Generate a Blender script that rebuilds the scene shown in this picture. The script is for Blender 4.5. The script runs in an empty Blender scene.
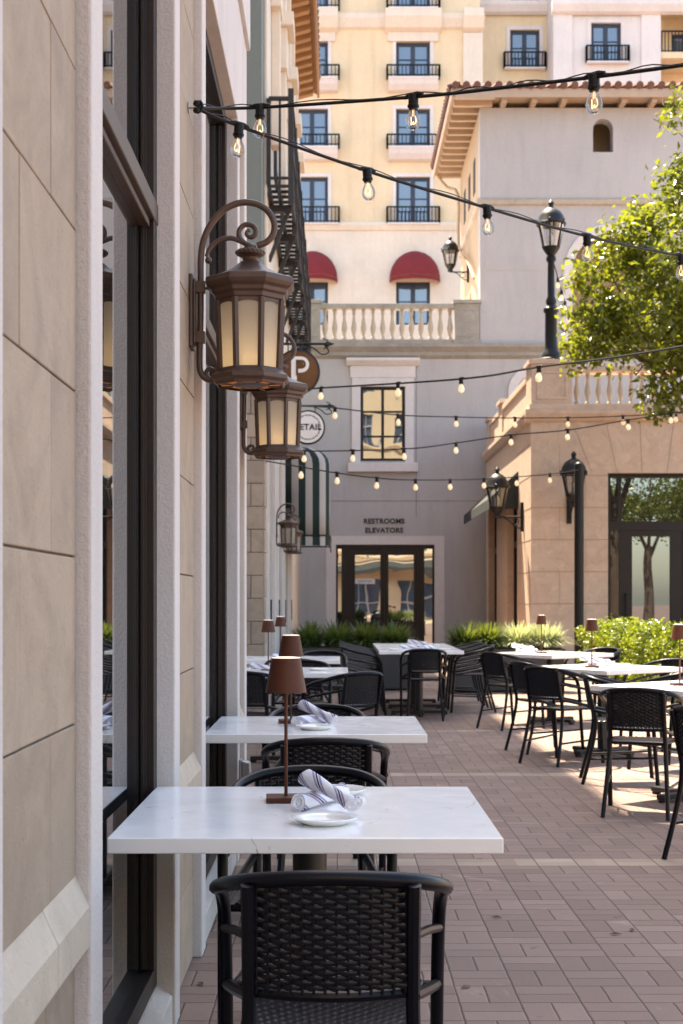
import bpy, bmesh, math, random
import numpy as np
from mathutils import Vector, Matrix
random.seed(7); RNG = np.random.default_rng(11)
PI = math.pi; R = math.radians
sc = bpy.context.scene
col = sc.collection
F = 1422.0; CH = 1.32; VX, VY = 337.0, 600.0

def P(px, py, d):
    "a point seen at pixel (px, py) at distance d along the courtyard"
    return Vector(((px - VX) * d / F, d, CH - (py - VY) * d / F))

# ------------------------------------------------------------------ mesh builder
class MB:
    def __init__(s): s.v = []; s.f = []; s.m = []; s.sm = []; s.cur = 0
    def add(s, vs, fs, smooth=False):
        o = len(s.v); s.v += [tuple(v) for v in vs]
        for f in fs:
            s.f.append(tuple(i + o for i in f)); s.m.append(s.cur); s.sm.append(smooth)
        return s
    def box(s, x0, x1, y0, y1, z0, z1, M=None):
        vs = [Vector((x, y, z)) for z in (z0, z1) for y in (y0, y1) for x in (x0, x1)]
        if M is not None: vs = [M @ v for v in vs]
        return s.add(vs, [(0, 2, 3, 1), (4, 5, 7, 6), (0, 1, 5, 4), (2, 6, 7, 3), (0, 4, 6, 2), (1, 3, 7, 5)])
    def bar(s, a, b, w, h):
        a = Vector(a); b = Vector(b); d = (b - a); L = d.length; d.normalize()
        up = Vector((0, 0, 1)) if abs(d.z) < .95 else Vector((0, 1, 0))
        x = d.cross(up).normalized(); z = x.cross(d)
        M = Matrix((x, d, z)).transposed().to_4x4(); M.translation = a
        return s.box(-w / 2, w / 2, 0, L, -h / 2, h / 2, M)
    def tube(s, pts, r, n=8, caps=True, sub=0, closed=False):
        pts = [Vector(p) for p in pts]
        if sub: pts, r = smooth_path(pts, r, sub)
        rs = r if isinstance(r, (list, tuple)) else [r] * len(pts)
        N = len(pts); rings = []; prev = None
        for i, p in enumerate(pts):
            t = (pts[min(i + 1, N - 1)] - pts[max(i - 1, 0)])
            if t.length < 1e-9: t = Vector((0, 0, 1))
            t.normalize()
            if prev is None:
                a = Vector((0, 0, 1)) if abs(t.z) < .9 else Vector((1, 0, 0))
                x = t.cross(a).normalized()
            else:
                x = (prev - t * prev.dot(t))
                x = x.normalized() if x.length > 1e-6 else t.orthogonal().normalized()
            prev = x; y = t.cross(x)
            rings.append([p + (x * math.cos(2 * PI * k / n) + y * math.sin(2 * PI * k / n)) * rs[i] for k in range(n)])
        vs = [v for rg in rings for v in rg]; fs = []
        for i in range(N - 1):
            for k in range(n):
                fs.append((i * n + k, i * n + (k + 1) % n, (i + 1) * n + (k + 1) % n, (i + 1) * n + k))
        s.add(vs, fs, True)
        if caps:
            s.add(rings[0], [tuple(range(n))[::-1]]); s.add(rings[-1], [tuple(range(n))])
        return s
    def lathe(s, prof, n=24, c=(0, 0, 0), phase=0.0, smooth=True, M=None):
        c = Vector(c); vs = []
        for (r, z) in prof:
            for k in range(n):
                a = phase + 2 * PI * k / n
                v = Vector((r * math.cos(a), r * math.sin(a), z)) + c
                vs.append(M @ v if M is not None else v)
        fs = []
        for i in range(len(prof) - 1):
            for k in range(n):
                fs.append((i * n + k, i * n + (k + 1) % n, (i + 1) * n + (k + 1) % n, (i + 1) * n + k))
        s.add(vs, fs, smooth)
        for idx, rev in ((0, True), (len(prof) - 1, False)):
            if prof[idx][0] > 1e-5:
                f = tuple(range(idx * n, idx * n + n)); s.add(vs[idx * n: idx * n + n], [tuple(range(n))[::-1] if rev else tuple(range(n))])
        return s
    def prism(s, poly, axis, a, b):
        "extrude a 2D polygon along axis ('x','y','z') from a to b"
        def mk(p, t):
            return {'x': (t, p[0], p[1]), 'y': (p[0], t, p[1]), 'z': (p[0], p[1], t)}[axis]
        n = len(poly); vs = [mk(p, a) for p in poly] + [mk(p, b) for p in poly]
        fs = [tuple(range(n))[::-1], tuple(range(n, 2 * n))] + [(i, (i + 1) % n, n + (i + 1) % n, n + i) for i in range(n)]
        return s.add(vs, fs)
    def sphere(s, c, r, n=12, sz=1.0):
        prof = [(max(r * math.sin(PI * i / (n // 2)), 1e-6), -r * sz * math.cos(PI * i / (n // 2))) for i in range(n // 2 + 1)]
        return s.lathe(prof, n, c)

def smooth_path(pts, r, sub):
    rs = r if isinstance(r, (list, tuple)) else [r] * len(pts)
    out = []; ro = []; n = len(pts)
    for i in range(n - 1):
        p0 = pts[max(i - 1, 0)]; p1 = pts[i]; p2 = pts[i + 1]; p3 = pts[min(i + 2, n - 1)]
        for k in range(sub):
            t = k / sub
            out.append(0.5 * ((2 * p1) + (p2 - p0) * t + (2 * p0 - 5 * p1 + 4 * p2 - p3) * t * t + (3 * p1 - p0 - 3 * p2 + p3) * t ** 3))
            ro.append(rs[i] * (1 - t) + rs[i + 1] * t)
    out.append(pts[-1]); ro.append(rs[-1]); return out, ro

def link(o, parent=None):
    col.objects.link(o)
    if parent is not None: o.parent = parent
    return o
def root_loc(o):
    while o.parent is not None: o = o.parent
    return o.location
def obj(name, mb, mats, parent=None, world=False, bevel=0, loc=None, angle=40, label=None):
    me = bpy.data.meshes.new(name)
    vs = mb.v
    off = None
    if world and parent is not None: off = root_loc(parent)
    if loc is not None: off = Vector(loc)
    if off is not None: vs = [(v[0] - off[0], v[1] - off[1], v[2] - off[2]) for v in vs]
    me.from_pydata(vs, [], mb.f)
    if not isinstance(mats, (list, tuple)): mats = [mats]
    for m in mats: me.materials.append(m)
    me.polygons.foreach_set('material_index', mb.m)
    me.polygons.foreach_set('use_smooth', mb.sm)
    me.validate(); me.update()
    b = bmesh.new(); b.from_mesh(me); bmesh.ops.recalc_face_normals(b, faces=b.faces); b.to_mesh(me); b.free()
    if any(mb.sm): me.set_sharp_from_angle(angle=R(angle))
    o = bpy.data.objects.new(name, me); link(o, parent)
    if loc is not None: o.location = loc
    if bevel:
        md = o.modifiers.new('bevel', 'BEVEL'); md.width = bevel; md.segments = 2; md.limit_method = 'ANGLE'
        md.harden_normals = False
    if label: o['label'] = label
    return o
def tag(o, label, cat, group=None):
    o['label'] = label; o['category'] = cat
    if group: o['group'] = group
    return o
def thing(name, label, cat, loc=(0, 0, 0), rz=0, group=None):
    o = bpy.data.objects.new(name, None); col.objects.link(o)
    o.empty_display_size = .1; o.location = loc; o.rotation_euler = (0, 0, rz)
    return tag(o, label, cat, group)
def copy_tree(o, parent=None):
    c = o.copy(); col.objects.link(c); c.parent = parent
    for ch in list(o.children): copy_tree(ch, c)
    return c
def dup(o, label, loc, rz=0, group=None, scale=None):
    c = copy_tree(o); c.location = loc; c.rotation_euler = (0, 0, rz); c['label'] = label
    if group: c['group'] = group
    if scale: c.scale = (scale,) * 3
    return c
def struct(o): o['kind'] = 'structure'; return o

# ------------------------------------------------------------------ materials
class NT:
    def __init__(s, name):
        s.mat = bpy.data.materials.new(name); s.mat.use_nodes = True
        s.t = s.mat.node_tree; s.n = s.t.nodes; s.l = s.t.links
        s.b = s.n['Principled BSDF']; s.out = s.n['Material Output']
    def node(s, typ, **kw):
        n = s.n.new(typ)
        for k, v in kw.items(): setattr(n, k, v)
        return n
    def put(s, sock, v):
        if hasattr(v, 'is_output') or isinstance(v, bpy.types.NodeSocket): s.l.new(v, sock)
        elif v is not None: sock.default_value = v
    def math(s, op, a, b=None, c=None):
        n = s.node('ShaderNodeMath', operation=op); s.put(n.inputs[0], a)
        if b is not None: s.put(n.inputs[1], b)
        if c is not None: s.put(n.inputs[2], c)
        return n.outputs[0]
    def coord(s, kind='Object'): return s.node('ShaderNodeTexCoord').outputs[kind]
    def noise(s, scale, detail=4, rough=.55, vec=None, dist=0):
        n = s.node('ShaderNodeTexNoise'); n.inputs['Scale'].default_value = scale
        n.inputs['Detail'].default_value = detail; n.inputs['Roughness'].default_value = rough
        n.inputs['Distortion'].default_value = dist
        s.l.new(vec if vec is not None else s.coord(), n.inputs['Vector']); return n.outputs['Fac']
    def ramp(s, fac, stops):
        n = s.node('ShaderNodeValToRGB'); s.l.new(fac, n.inputs[0]); e = n.color_ramp.elements
        while len(e) < len(stops): e.new(.5)
        for i, (p, c) in enumerate(stops):
            e[i].position = p; e[i].color = (*c, 1) if len(c) == 3 else c
        return n.outputs[0]
    def mix(s, fac, a, b, mode='MIX'):
        n = s.node('ShaderNodeMix', data_type='RGBA', blend_type=mode)
        s.put(n.inputs[0], fac)
        s.put(n.inputs[6], a if not isinstance(a, tuple) else (*a, 1)); s.put(n.inputs[7], b if not isinstance(b, tuple) else (*b, 1))
        return n.outputs[2]
    def maprange(s, v, a, b, c=0, d=1):
        n = s.node('ShaderNodeMapRange'); s.put(n.inputs[0], v)
        for i, q in enumerate((a, b, c, d)): n.inputs[i + 1].default_value = q
        return n.outputs[0]
    def bump(s, h, strength, dist=.01):
        n = s.node('ShaderNodeBump'); n.inputs['Strength'].default_value = strength; n.inputs['Distance'].default_value = dist
        s.l.new(h, n.inputs['Height']); s.l.new(n.outputs[0], s.b.inputs['Normal'])
    def base(s, v): s.put(s.b.inputs['Base Color'], (*v, 1) if isinstance(v, tuple) else v)
    def set(s, **kw):
        for k, v in kw.items(): s.put(s.b.inputs[k.replace('_', ' ')], v)

def sh(c, k): return tuple(max(0, min(1, x * k)) for x in c)
def plain(name, c, rough=.6, metal=0, var=.12, vs=6, bump=0, bs=120, bd=.002, fine=.05, spec=.5):
    m = NT(name); m.b.inputs['Specular IOR Level'].default_value = spec
    n1 = m.noise(vs, 5, .6)
    colr = m.ramp(n1, [(.25, sh(c, 1 - var)), (.75, sh(c, 1 + var))])
    if fine:
        n2 = m.noise(bs, 3, .6); colr = m.mix(m.maprange(n2, .3, .7, 0, fine * 2), colr, sh(c, .55))
    m.base(colr); m.set(Roughness=rough, Metallic=metal)
    if bump: m.bump(m.noise(bs, 4, .6), bump, bd)
    return m.mat

M = {}
# painted stucco with sandy grain
def stucco(name, c, grain=90, amt=.5, dirt=.12, var=.07):
    m = NT(name); n1 = m.noise(.7, 6, .6); c1 = m.ramp(n1, [(.3, sh(c, 1 - var)), (.7, sh(c, 1 + var))])
    st = m.node('ShaderNodeMapping'); m.l.new(m.coord(), st.inputs[0]); st.inputs['Scale'].default_value = (2.2, 2.2, .35)
    n2 = m.noise(1.6, 6, .65, st.outputs[0]); c2 = m.mix(m.maprange(n2, .48, .78, 0, dirt * 4), c1, sh(c, .62))
    g = m.noise(grain, 3, .7); c3 = m.mix(m.maprange(g, .35, .65, .14, 0), c2, sh(c, .6))
    m.base(c3); m.set(Roughness=.9); m.bump(g, amt, .006); return m.mat
M['trim'] = stucco('white_stucco_trim', (.60, .56, .545), 95, .55)
M['lav'] = stucco('lavender_stucco', (.495, .47, .465), 14, .15, .09, .06)
M['hotel'] = stucco('cream_stucco', (.80, .635, .425), 8, .08, .06)
M['hotel_pale'] = stucco('pale_cream_stucco', (.76, .66, .55), 8, .08, .06)
M['hotel_white'] = stucco('white_render', (.74, .68, .66), 8, .08, .05)
M['green_wall'] = stucco('grey_green_stucco', (.19, .215, .195), 30, .2, .05)
M['tan_trim_and_bounce'] = stucco('tan_plaster_and_bounce_tint', (.50, .35, .22), 20, .2, .1)
# cast limestone
def stone(name, c, var=.16, warm=(.50, .36, .24)):
    m = NT(name)
    info = m.node('ShaderNodeNewGeometry')
    rnd = m.node('ShaderNodeTexWhiteNoise', noise_dimensions='1D'); m.l.new(info.outputs['Random Per Island'], rnd.inputs['W'])
    c0 = m.ramp(rnd.outputs['Value'], [(0, sh(c, 1 - var * .7)), (.5, c), (1, sh(c, 1 + var * .7))])
    c0 = m.mix(m.maprange(m.noise(1.3, 6, .65, dist=.6), .40, .66, 0, .75), c0, warm)
    c0 = m.mix(m.maprange(m.noise(2.6, 6, .7, dist=1.5), .46, .68, 0, .55), c0, sh(c, .66))
    c0 = m.mix(m.maprange(m.noise(4.5, 6, .7, dist=.8), .5, .72, 0, .5), c0, sh(c, 1.32))
    g = m.noise(160, 3, .6); c0 = m.mix(m.maprange(g, .4, .7, 0, .14), c0, sh(c, .6))
    m.base(c0); m.set(Roughness=.82)
    pit = m.maprange(m.noise(55, 2, .5), .30, .40, 0, 1); h = m.math('ADD', m.math('ADD', m.math('MULTIPLY', g, .5), m.noise(9, 5, .6)), m.math('MULTIPLY', pit, .6)); m.bump(h, .3, .006); return m.mat
M['stone'] = stone('cast_limestone', (.335, .263, .20), .24, (.40, .30, .215))
M['stone_pale'] = stone('pale_limestone', (.50, .43, .35), .1, (.48, .38, .28))
M['stone_tan'] = stone('tan_limestone', (.60, .455, .35), .07, (.60, .41, .29))
M['stone_grey'] = stone('weathered_cast_stone', (.38, .345, .30), .1, (.26, .23, .20))
M['stone_joint'] = plain('tan_mortar', (.40, .28, .20), .95)
M['mortar'] = plain('mortar', (.17, .145, .12), .95, bump=.3)
M['bronze_frame'] = plain('dark_bronze_aluminium', (.016, .010, .009), .42, .05, .1, 3, fine=.03, spec=.3)
M['frame_edge'] = plain('bronze_sill_metal', (.075, .042, .030), .42, .3, .1, 3)
M['lantern'] = plain('brown_powder_coated_iron', (.085, .050, .038), .46, .2, .28, 14, .25, 260, .002, .14)
M['black_iron'] = plain('black_iron', (.010, .010, .011), .42, .05, .15, 10, spec=.3)
M['dark_steel'] = plain('dark_grey_steel', (.030, .026, .026), .5, .2, .15, 6)
M['navy'] = plain('navy_window_frame', (.025, .035, .06), .5, 0, .1, 6)
M['chair'] = plain('black_chair_tube', (.003, .0035, .007), .33, .0, .2, 12, fine=.02, spec=.2)
M['wicker'] = plain('black_resin_wicker', (.004, .0045, .009), .3, 0, .3, 40, fine=.04, spec=.26)
M['lampbrown'] = plain('matt_brown_lamp_metal', (.085, .026, .013), .55, 0, .08, 20, fine=.03, spec=.25)
M['table_base'] = plain('black_table_base', (.008, .007, .007), .4, .1, .15, 10)
M['wood_eave'] = plain('stained_cedar', (.46, .25, .12), .65, 0, .2, 3, .15, 40, .004, .15)
M['red_canvas'] = plain('dark_red_canvas', (.20, .012, .016), .8, 0, .12, 3)
M['rubber'] = plain('black_rubber', (.004, .004, .004), .5, 0, .1, 20, spec=.25)
M['sign_white'] = plain('white_enamel', (.78, .76, .74), .4, 0, .03, 5)
M['sign_dark'] = plain('dark_lettering', (.012, .011, .012), .5, 0, .05, 5)
M['sign_bronze'] = plain('brushed_bronze', (.10, .05, .026), .3, .7, .3, 3)
M['plate'] = plain('glazed_porcelain', (.80, .79, .76), .08, 0, .02, 4, fine=0)
M['planter'] = plain('charcoal_planter', (.045, .043, .043), .6, 0, .12, 4, .1)
M['zinc'] = plain('grey_cast_metal', (.33, .33, .33), .4, .6, .1, 20)
M['bark'] = plain('tree_bark', (.12, .085, .06), .9, 0, .3, 9, .6, 30, .02, .2)
M['terracotta'] = plain('clay_roof_tile', (.17, .075, .052), .8, 0, .35, 5, .2, 30, .01, .1)
M['soffit_tan'] = plain('tan_painted_soffit', (.50, .37, .27), .7, 0, .08, 3)
M['black_canvas'] = plain('black_canvas', (.025, .03, .03), .8, 0, .1, 3)
M['interior'] = plain('dark_interior', (.035, .028, .022), .9)
M['curtain'] = plain('pale_curtain', (.5, .52, .54), .9, 0, .1, 8)
M['soil'] = plain('dark_soil', (.04, .03, .022), .95, 0, .3, 30, .5)

def glass_mat(name, tint, refl, rough=.01, wav=.04):
    m = NT(name); g = m.node('ShaderNodeBsdfGlossy'); g.inputs['Roughness'].default_value = rough
    g.inputs['Color'].default_value = (.9, .93, .95, 1)
    d = m.node('ShaderNodeBsdfDiffuse'); d.inputs['Color'].default_value = (*tint, 1)
    fr = m.node('ShaderNodeFresnel'); fr.inputs['IOR'].default_value = 1.5
    bp = m.node('ShaderNodeBump'); bp.inputs['Strength'].default_value = wav; bp.inputs['Distance'].default_value = .05
    m.l.new(m.noise(1.1, 1, .4), bp.inputs['Height'])
    m.l.new(bp.outputs[0], g.inputs['Normal'])
    fac = m.math('ADD', fr.outputs[0], refl); fac = m.math('MINIMUM', fac, 1.0)
    mx = m.node('ShaderNodeMixShader'); m.l.new(fac, mx.inputs[0]); m.l.new(d.outputs[0], mx.inputs[1]); m.l.new(g.outputs[0], mx.inputs[2])
    m.l.new(mx.outputs[0], m.out.inputs['Surface']); return m.mat
M['glass'] = glass_mat('dark_reflective_glass', (.012, .013, .014), .18, .01, .012)
M['glass_wavy'] = glass_mat('mirror_tinted_glass', (.02, .02, .02), .30, .01, .085)
M['glass_dark_wavy'] = glass_mat('old_wavy_window_glass', (.02, .02, .02), .17, .01, .15)
M['glass_blue'] = glass_mat('hotel_window_glass', (.075, .115, .18), .14, .03)
def clear_glass(name, op=.12, fk=.8):
    m = NT(name); t = m.node('ShaderNodeBsdfTransparent'); g = m.node('ShaderNodeBsdfGlossy'); g.inputs['Roughness'].default_value = .03
    fr = m.node('ShaderNodeFresnel'); fr.inputs['IOR'].default_value = 1.45
    mx = m.node('ShaderNodeMixShader'); m.l.new(m.math('MINIMUM', m.math('ADD', m.math('MULTIPLY', fr.outputs[0], fk), op), 1.0), mx.inputs[0])
    m.l.new(t.outputs[0], mx.inputs[1]); m.l.new(g.outputs[0], mx.inputs[2]); m.l.new(mx.outputs[0], m.out.inputs['Surface']); return m.mat
M['bulb_glass'] = clear_glass('clear_bulb_glass', .05)
M['shopglass'] = clear_glass('clear_shop_glass', .10, .22)
M['lamp_glass'] = clear_glass('clear_lamp_glass', .22)
def emis(name, c, k):
    m = NT(name); m.base((.6, .54, .45)); m.set(Roughness=.4); m.b.inputs['Emission Color'].default_value = (*c, 1); m.b.inputs['Emission Strength'].default_value = k; return m.mat
M['filament'] = emis('glowing_filament', (1, .62, .28), .6)
M['lantern_bulb'] = emis('lit_lantern_bulb', (1, .74, .42), 1.6)
M['bulb_lit'] = emis('frosted_lit_bulb', (1, .72, .42), .16)
M['shade_top'] = emis('lit_lamp_diffuser', (1, .93, .84), .25)
def frosted(name, c, tr=.75):
    m = NT(name); t0 = m.node('ShaderNodeBsdfTranslucent'); t0.inputs[0].default_value = (*c, 1)
    rf = m.node('ShaderNodeBsdfRefraction'); rf.inputs['Color'].default_value = (*c, 1); rf.inputs['Roughness'].default_value = .85; rf.inputs['IOR'].default_value = 1.03
    t = m.node('ShaderNodeMixShader'); t.inputs[0].default_value = .02; m.l.new(t0.outputs[0], t.inputs[1]); m.l.new(rf.outputs[0], t.inputs[2])
    n = m.noise(120, 3, .6)
    bp = m.node('ShaderNodeBump'); bp.inputs['Strength'].default_value = .5; bp.inputs['Distance'].default_value = .003; m.l.new(n, bp.inputs['Height'])
    d = m.node('ShaderNodeBsdfPrincipled'); d.inputs['Base Color'].default_value = (*sh(c, .62), 1); d.inputs['Roughness'].default_value = .3; m.l.new(bp.outputs[0], d.inputs['Normal'])
    mx = m.node('ShaderNodeMixShader'); mx.inputs[0].default_value = tr; m.l.new(d.outputs[0], mx.inputs[1]); m.l.new(t.outputs[0], mx.inputs[2])
    m.l.new(mx.outputs[0], m.out.inputs['Surface']); return m.mat
M['frost'] = frosted('seeded_frosted_glass', (.82, .76, .66), .62)
M['amber'] = frosted('amber_glass', (.95, .58, .26), .8)
def quartz():
    m = NT('white_quartz'); v = m.node('ShaderNodeTexVoronoi', feature='DISTANCE_TO_EDGE'); v.inputs['Scale'].default_value = 5.5
    mp = m.node('ShaderNodeMixRGB'); w = m.node('ShaderNodeTexNoise'); w.inputs['Scale'].default_value = 4; w.inputs['Detail'].default_value = 6
    m.l.new(m.coord(), w.inputs['Vector'])
    mp.inputs[0].default_value = .35; m.l.new(m.coord(), mp.inputs[1]); m.l.new(w.outputs['Color'], mp.inputs[2]); m.l.new(mp.outputs[0], v.inputs['Vector'])
    vein = m.maprange(v.outputs['Distance'], .0, .012, 1, 0)
    gate = m.maprange(m.noise(7, 3, .6), .53, .63, 0, .8)
    c = m.mix(m.math('MULTIPLY', vein, gate), (.90, .90, .90), (.25, .21, .19))
    m.base(c); m.set(Roughness=m.maprange(m.noise(5, 5, .65, dist=.7), .35, .7, .10, .24)); return m.mat
M['quartz'] = quartz()
def napkin():
    m = NT('striped_linen'); s = m.node('ShaderNodeSeparateXYZ'); m.l.new(m.coord(), s.inputs[0])
    ang = m.math('ARCTAN2', s.outputs[1], s.outputs[2])
    t = m.math('FRACT', m.math('ADD', m.math('ADD', m.math('MULTIPLY', s.outputs[0], 9.0), m.math('MULTIPLY', ang, 2.4 / (2 * PI))), m.math('MULTIPLY', m.noise(9, 2), .12)))
    w = (.76, .75, .80); g = (.30, .28, .43); p = (.085, .035, .085)
    n = m.node('ShaderNodeValToRGB'); n.color_ramp.interpolation = 'CONSTANT'; m.l.new(t, n.inputs[0]); e = n.color_ramp.elements
    st = [(0, w), (.26, g), (.38, w), (.42, p), (.52, w), (.56, g), (.68, w)]
    while len(e) < len(st): e.new(.9)
    for i, (q, c) in enumerate(st): e[i].position = q; e[i].color = (*c, 1)
    m.base(n.outputs[0]); m.set(Roughness=.9); m.bump(m.math('ADD', m.noise(22, 4, .6), m.math('MULTIPLY', m.noise(500, 2), .15)), .55, .012); return m.mat
M['napkin'] = napkin(); M['linen'] = plain('white_linen', (.70, .69, .73), .9, 0, .2, 60, .4, 60, .006)
def leafmat(name, a, b, tr=.4, rough=.35):
    m = NT(name); info = m.node('ShaderNodeNewGeometry')
    c = m.ramp(info.outputs['Random Per Island'], [(0, a), (.6, b), (1, sh(b, 1.3))])
    t = m.node('ShaderNodeBsdfTranslucent'); m.l.new(m.mix(.5, c, (.40, .42, .02)), t.inputs[0])
    m.base(c); m.set(Roughness=rough); mx = m.node('ShaderNodeMixShader'); mx.inputs[0].default_value = tr
    m.l.new(m.b.outputs[0], mx.inputs[1]); m.l.new(t.outputs[0], mx.inputs[2]); m.l.new(mx.outputs[0], m.out.inputs['Surface']); return m.mat
M['leaf'] = leafmat('glossy_oak_leaf', (.055, .082, .015), (.135, .165, .025), .45, .2)
M['box_leaf'] = leafmat('boxwood_leaf', (.07, .125, .015), (.15, .215, .03), .5, .3)
M['blade'] = leafmat('liriope_blade', (.025, .06, .02), (.06, .11, .035), .3, .35)
M['blade_var'] = leafmat('variegated_blade', (.20, .25, .10), (.55, .58, .38), .35, .4)
def pavers():
    m = NT('basketweave_brick_pavers'); s = m.node('ShaderNodeSeparateXYZ'); m.l.new(m.coord(), s.inputs[0])
    X, Y = s.outputs[0], s.outputs[1]
    wob = m.math('MULTIPLY', m.math('SUBTRACT', m.noise(14, 2), .5), .006)
    u = m.math('DIVIDE', m.math('ADD', X, wob), .2); v = m.math('DIVIDE', m.math('ADD', m.math('SUBTRACT', Y, 7.06), wob), .2)
    iu, iv = m.math('FLOOR', u), m.math('FLOOR', v); fu, fv = m.math('FRACT', u), m.math('FRACT', v)
    par = m.math('FLOORED_MODULO', m.math('ADD', iu, iv), 2.0); ip = m.math('SUBTRACT', 1.0, par)
    a = m.math('ADD', m.math('MULTIPLY', fu, ip), m.math('MULTIPLY', fv, par))
    b = m.math('ADD', m.math('MULTIPLY', fv, ip), m.math('MULTIPLY', fu, par))
    a2 = m.math('MULTIPLY', a, 2.0); half = m.math('FLOOR', a2); af = m.math('FRACT', a2)
    da = m.math('MULTIPLY', m.math('MINIMUM', af, m.math('SUBTRACT', 1.0, af)), .1)
    db = m.math('MULTIPLY', m.math('MINIMUM', b, m.math('SUBTRACT', 1.0, b)), .2)
    band = m.math('LESS_THAN', m.math('FLOORED_MODULO', m.math('SUBTRACT', Y, 7.06), 3.6), .2)
    ub = m.math('FRACT', m.math('DIVIDE', X, .2)); dub = m.math('MULTIPLY', m.math('MINIMUM', ub, m.math('SUBTRACT', 1.0, ub)), .2)
    dbb = m.math('MULTIPLY', m.math('MINIMUM', fv, m.math('SUBTRACT', 1.0, fv)), .2)
    dj0 = m.math('MINIMUM', da, db); djb = m.math('MINIMUM', dub, dbb)
    dj = m.math('ADD', m.math('MULTIPLY', dj0, m.math('SUBTRACT', 1.0, band)), m.math('MULTIPLY', djb, band))
    brick = m.maprange(dj, .0010, .0031)
    cv = m.node('ShaderNodeCombineXYZ'); m.l.new(m.math('ADD', iu, m.math('MULTIPLY', half, .37)), cv.inputs[0]); m.l.new(m.math('ADD', iv, m.math('MULTIPLY', half, .21)), cv.inputs[1])
    wn = m.node('ShaderNodeTexWhiteNoise', noise_dimensions='3D'); m.l.new(cv.outputs[0], wn.inputs['Vector'])
    c = m.ramp(wn.outputs['Value'], [(0, (.20, .126, .097)), (.35, (.24, .156, .122)), (.85, (.262, .173, .137)), (1, (.30, .206, .166))])
    ct = m.ramp(wn.outputs['Value'], [(0, (.31, .215, .155)), (.5, (.40, .30, .22)), (1, (.46, .365, .27))])
    c = m.mix(band, c, ct)
    c = m.mix(m.maprange(m.noise(.55, 6, .7), .42, .72, 0, .6), c, (.165, .12, .105))
    c = m.mix(m.maprange(m.noise(3.3, 6, .7, dist=1.2), .62, .75, 0, .35), c, (.13, .085, .06))
    c = m.mix(m.maprange(m.noise(170, 3, .7), .42, .7, 0, .5), c, (.12, .09, .08))
    c = m.mix(m.maprange(m.noise(1.7, 7, .75, dist=2.0), .60, .70, 0, .45), c, (.42, .32, .27))
    c = m.mix(m.maprange(m.noise(9, 3, .6), .68, .73, 0, .6), c, (.09, .065, .052))
    c = m.mix(brick, (.06, .044, .036), c)
    m.base(c); m.set(Roughness=.78)
    h = m.math('ADD', m.math('MULTIPLY', m.maprange(dj, .0005, .006), .9), m.math('MULTIPLY', m.noise(180, 3, .7), .25))
    h = m.math('ADD', h, m.math('MULTIPLY', wn.outputs['Value'], .15))
    m.bump(h, .65, .006); return m.mat
M['pavers'] = pavers()
def stripes():
    m = NT('green_white_striped_canvas'); uv = m.node('ShaderNodeUVMap')
    s = m.node('ShaderNodeSeparateXYZ'); m.l.new(uv.outputs[0], s.inputs[0])
    t = m.math('LESS_THAN', m.math('FRACT', s.outputs[0]), .5)
    m.base(m.mix(t, m.mix(m.noise(30, 4), (.38, .355, .345), (.46, .435, .42)), (.010, .027, .025))); m.set(Roughness=.85); m.bump(m.noise(5, 4), .3, .02); return m.mat
M['stripe'] = stripes()

# ------------------------------------------------------------------ camera, light
cam = bpy.data.cameras.new('camera'); co = bpy.data.objects.new('camera', cam); col.objects.link(co)
cam.sensor_fit = 'VERTICAL'; cam.sensor_height = 36; cam.sensor_width = 24; cam.lens = F / 1024 * 36
co.location = (0, 0, CH); co.rotation_euler = (R(90), 0, 0)
cam.shift_x = (341.5 - VX) / 1024; cam.shift_y = (VY - 512) / 1024
cam.clip_start = .05; cam.clip_end = 800
cam.dof.use_dof = True; cam.dof.focus_distance = 4.3; cam.dof.aperture_fstop = 8.5; cam.dof.aperture_blades = 9
sc.camera = co
ELEV, AZ = 63.0, 22.0
sd = Vector((-math.sin(R(AZ)) * math.cos(R(ELEV)), math.cos(R(AZ)) * math.cos(R(ELEV)), math.sin(R(ELEV))))
sun = bpy.data.lights.new('sun', 'SUN'); so = bpy.data.objects.new('sun', sun); col.objects.link(so)
sun.energy = 5.0; sun.angle = R(.53); sun.color = (1, .93, .82)
so.rotation_euler = (-sd).to_track_quat('-Z', 'Y').to_euler(); so.location = (-8, 20, 40)
w = bpy.data.worlds.new('World'); sc.world = w; w.use_nodes = True
nt = w.node_tree; bg = nt.nodes['Background']; sky = nt.nodes.new('ShaderNodeTexSky'); sky.sky_type = 'NISHITA'
sky.sun_disc = False; sky.sun_elevation = R(ELEV); sky.sun_rotation = math.atan2(sd.x, sd.y)
sky.air_density = 1.0; sky.dust_density = 1.6; sky.ozone_density = .8
nt.links.new(sky.outputs[0], bg.inputs[0]); bg.inputs[1].default_value = .15
sc.view_settings.view_transform = 'Standard'; sc.view_settings.look = 'None'; sc.view_settings.gamma = 1
sc.view_settings.exposure = 2.06
sc.view_settings.use_white_balance = True; sc.view_settings.white_balance_temperature = 7600; sc.view_settings.white_balance_tint = 9; sc.view_settings.use_curve_mapping = False
cy = sc.cycles; cy.use_denoising = True; cy.max_bounces = 8; cy.diffuse_bounces = 5; cy.glossy_bounces = 4; cy.transparent_max_bounces = 12
cy.transmission_bounces = 4; cy.sample_clamp_indirect = 6; cy.caustics_reflective = False; cy.caustics_refractive = False

# ------------------------------------------------------------------ ground
g = MB(); g.add([(-300, -300, 0), (300, -300, 0), (300, 300, 0), (-300, 300, 0)], [(0, 1, 2, 3)])
struct(obj('ground', g, M['pavers']))

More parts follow.
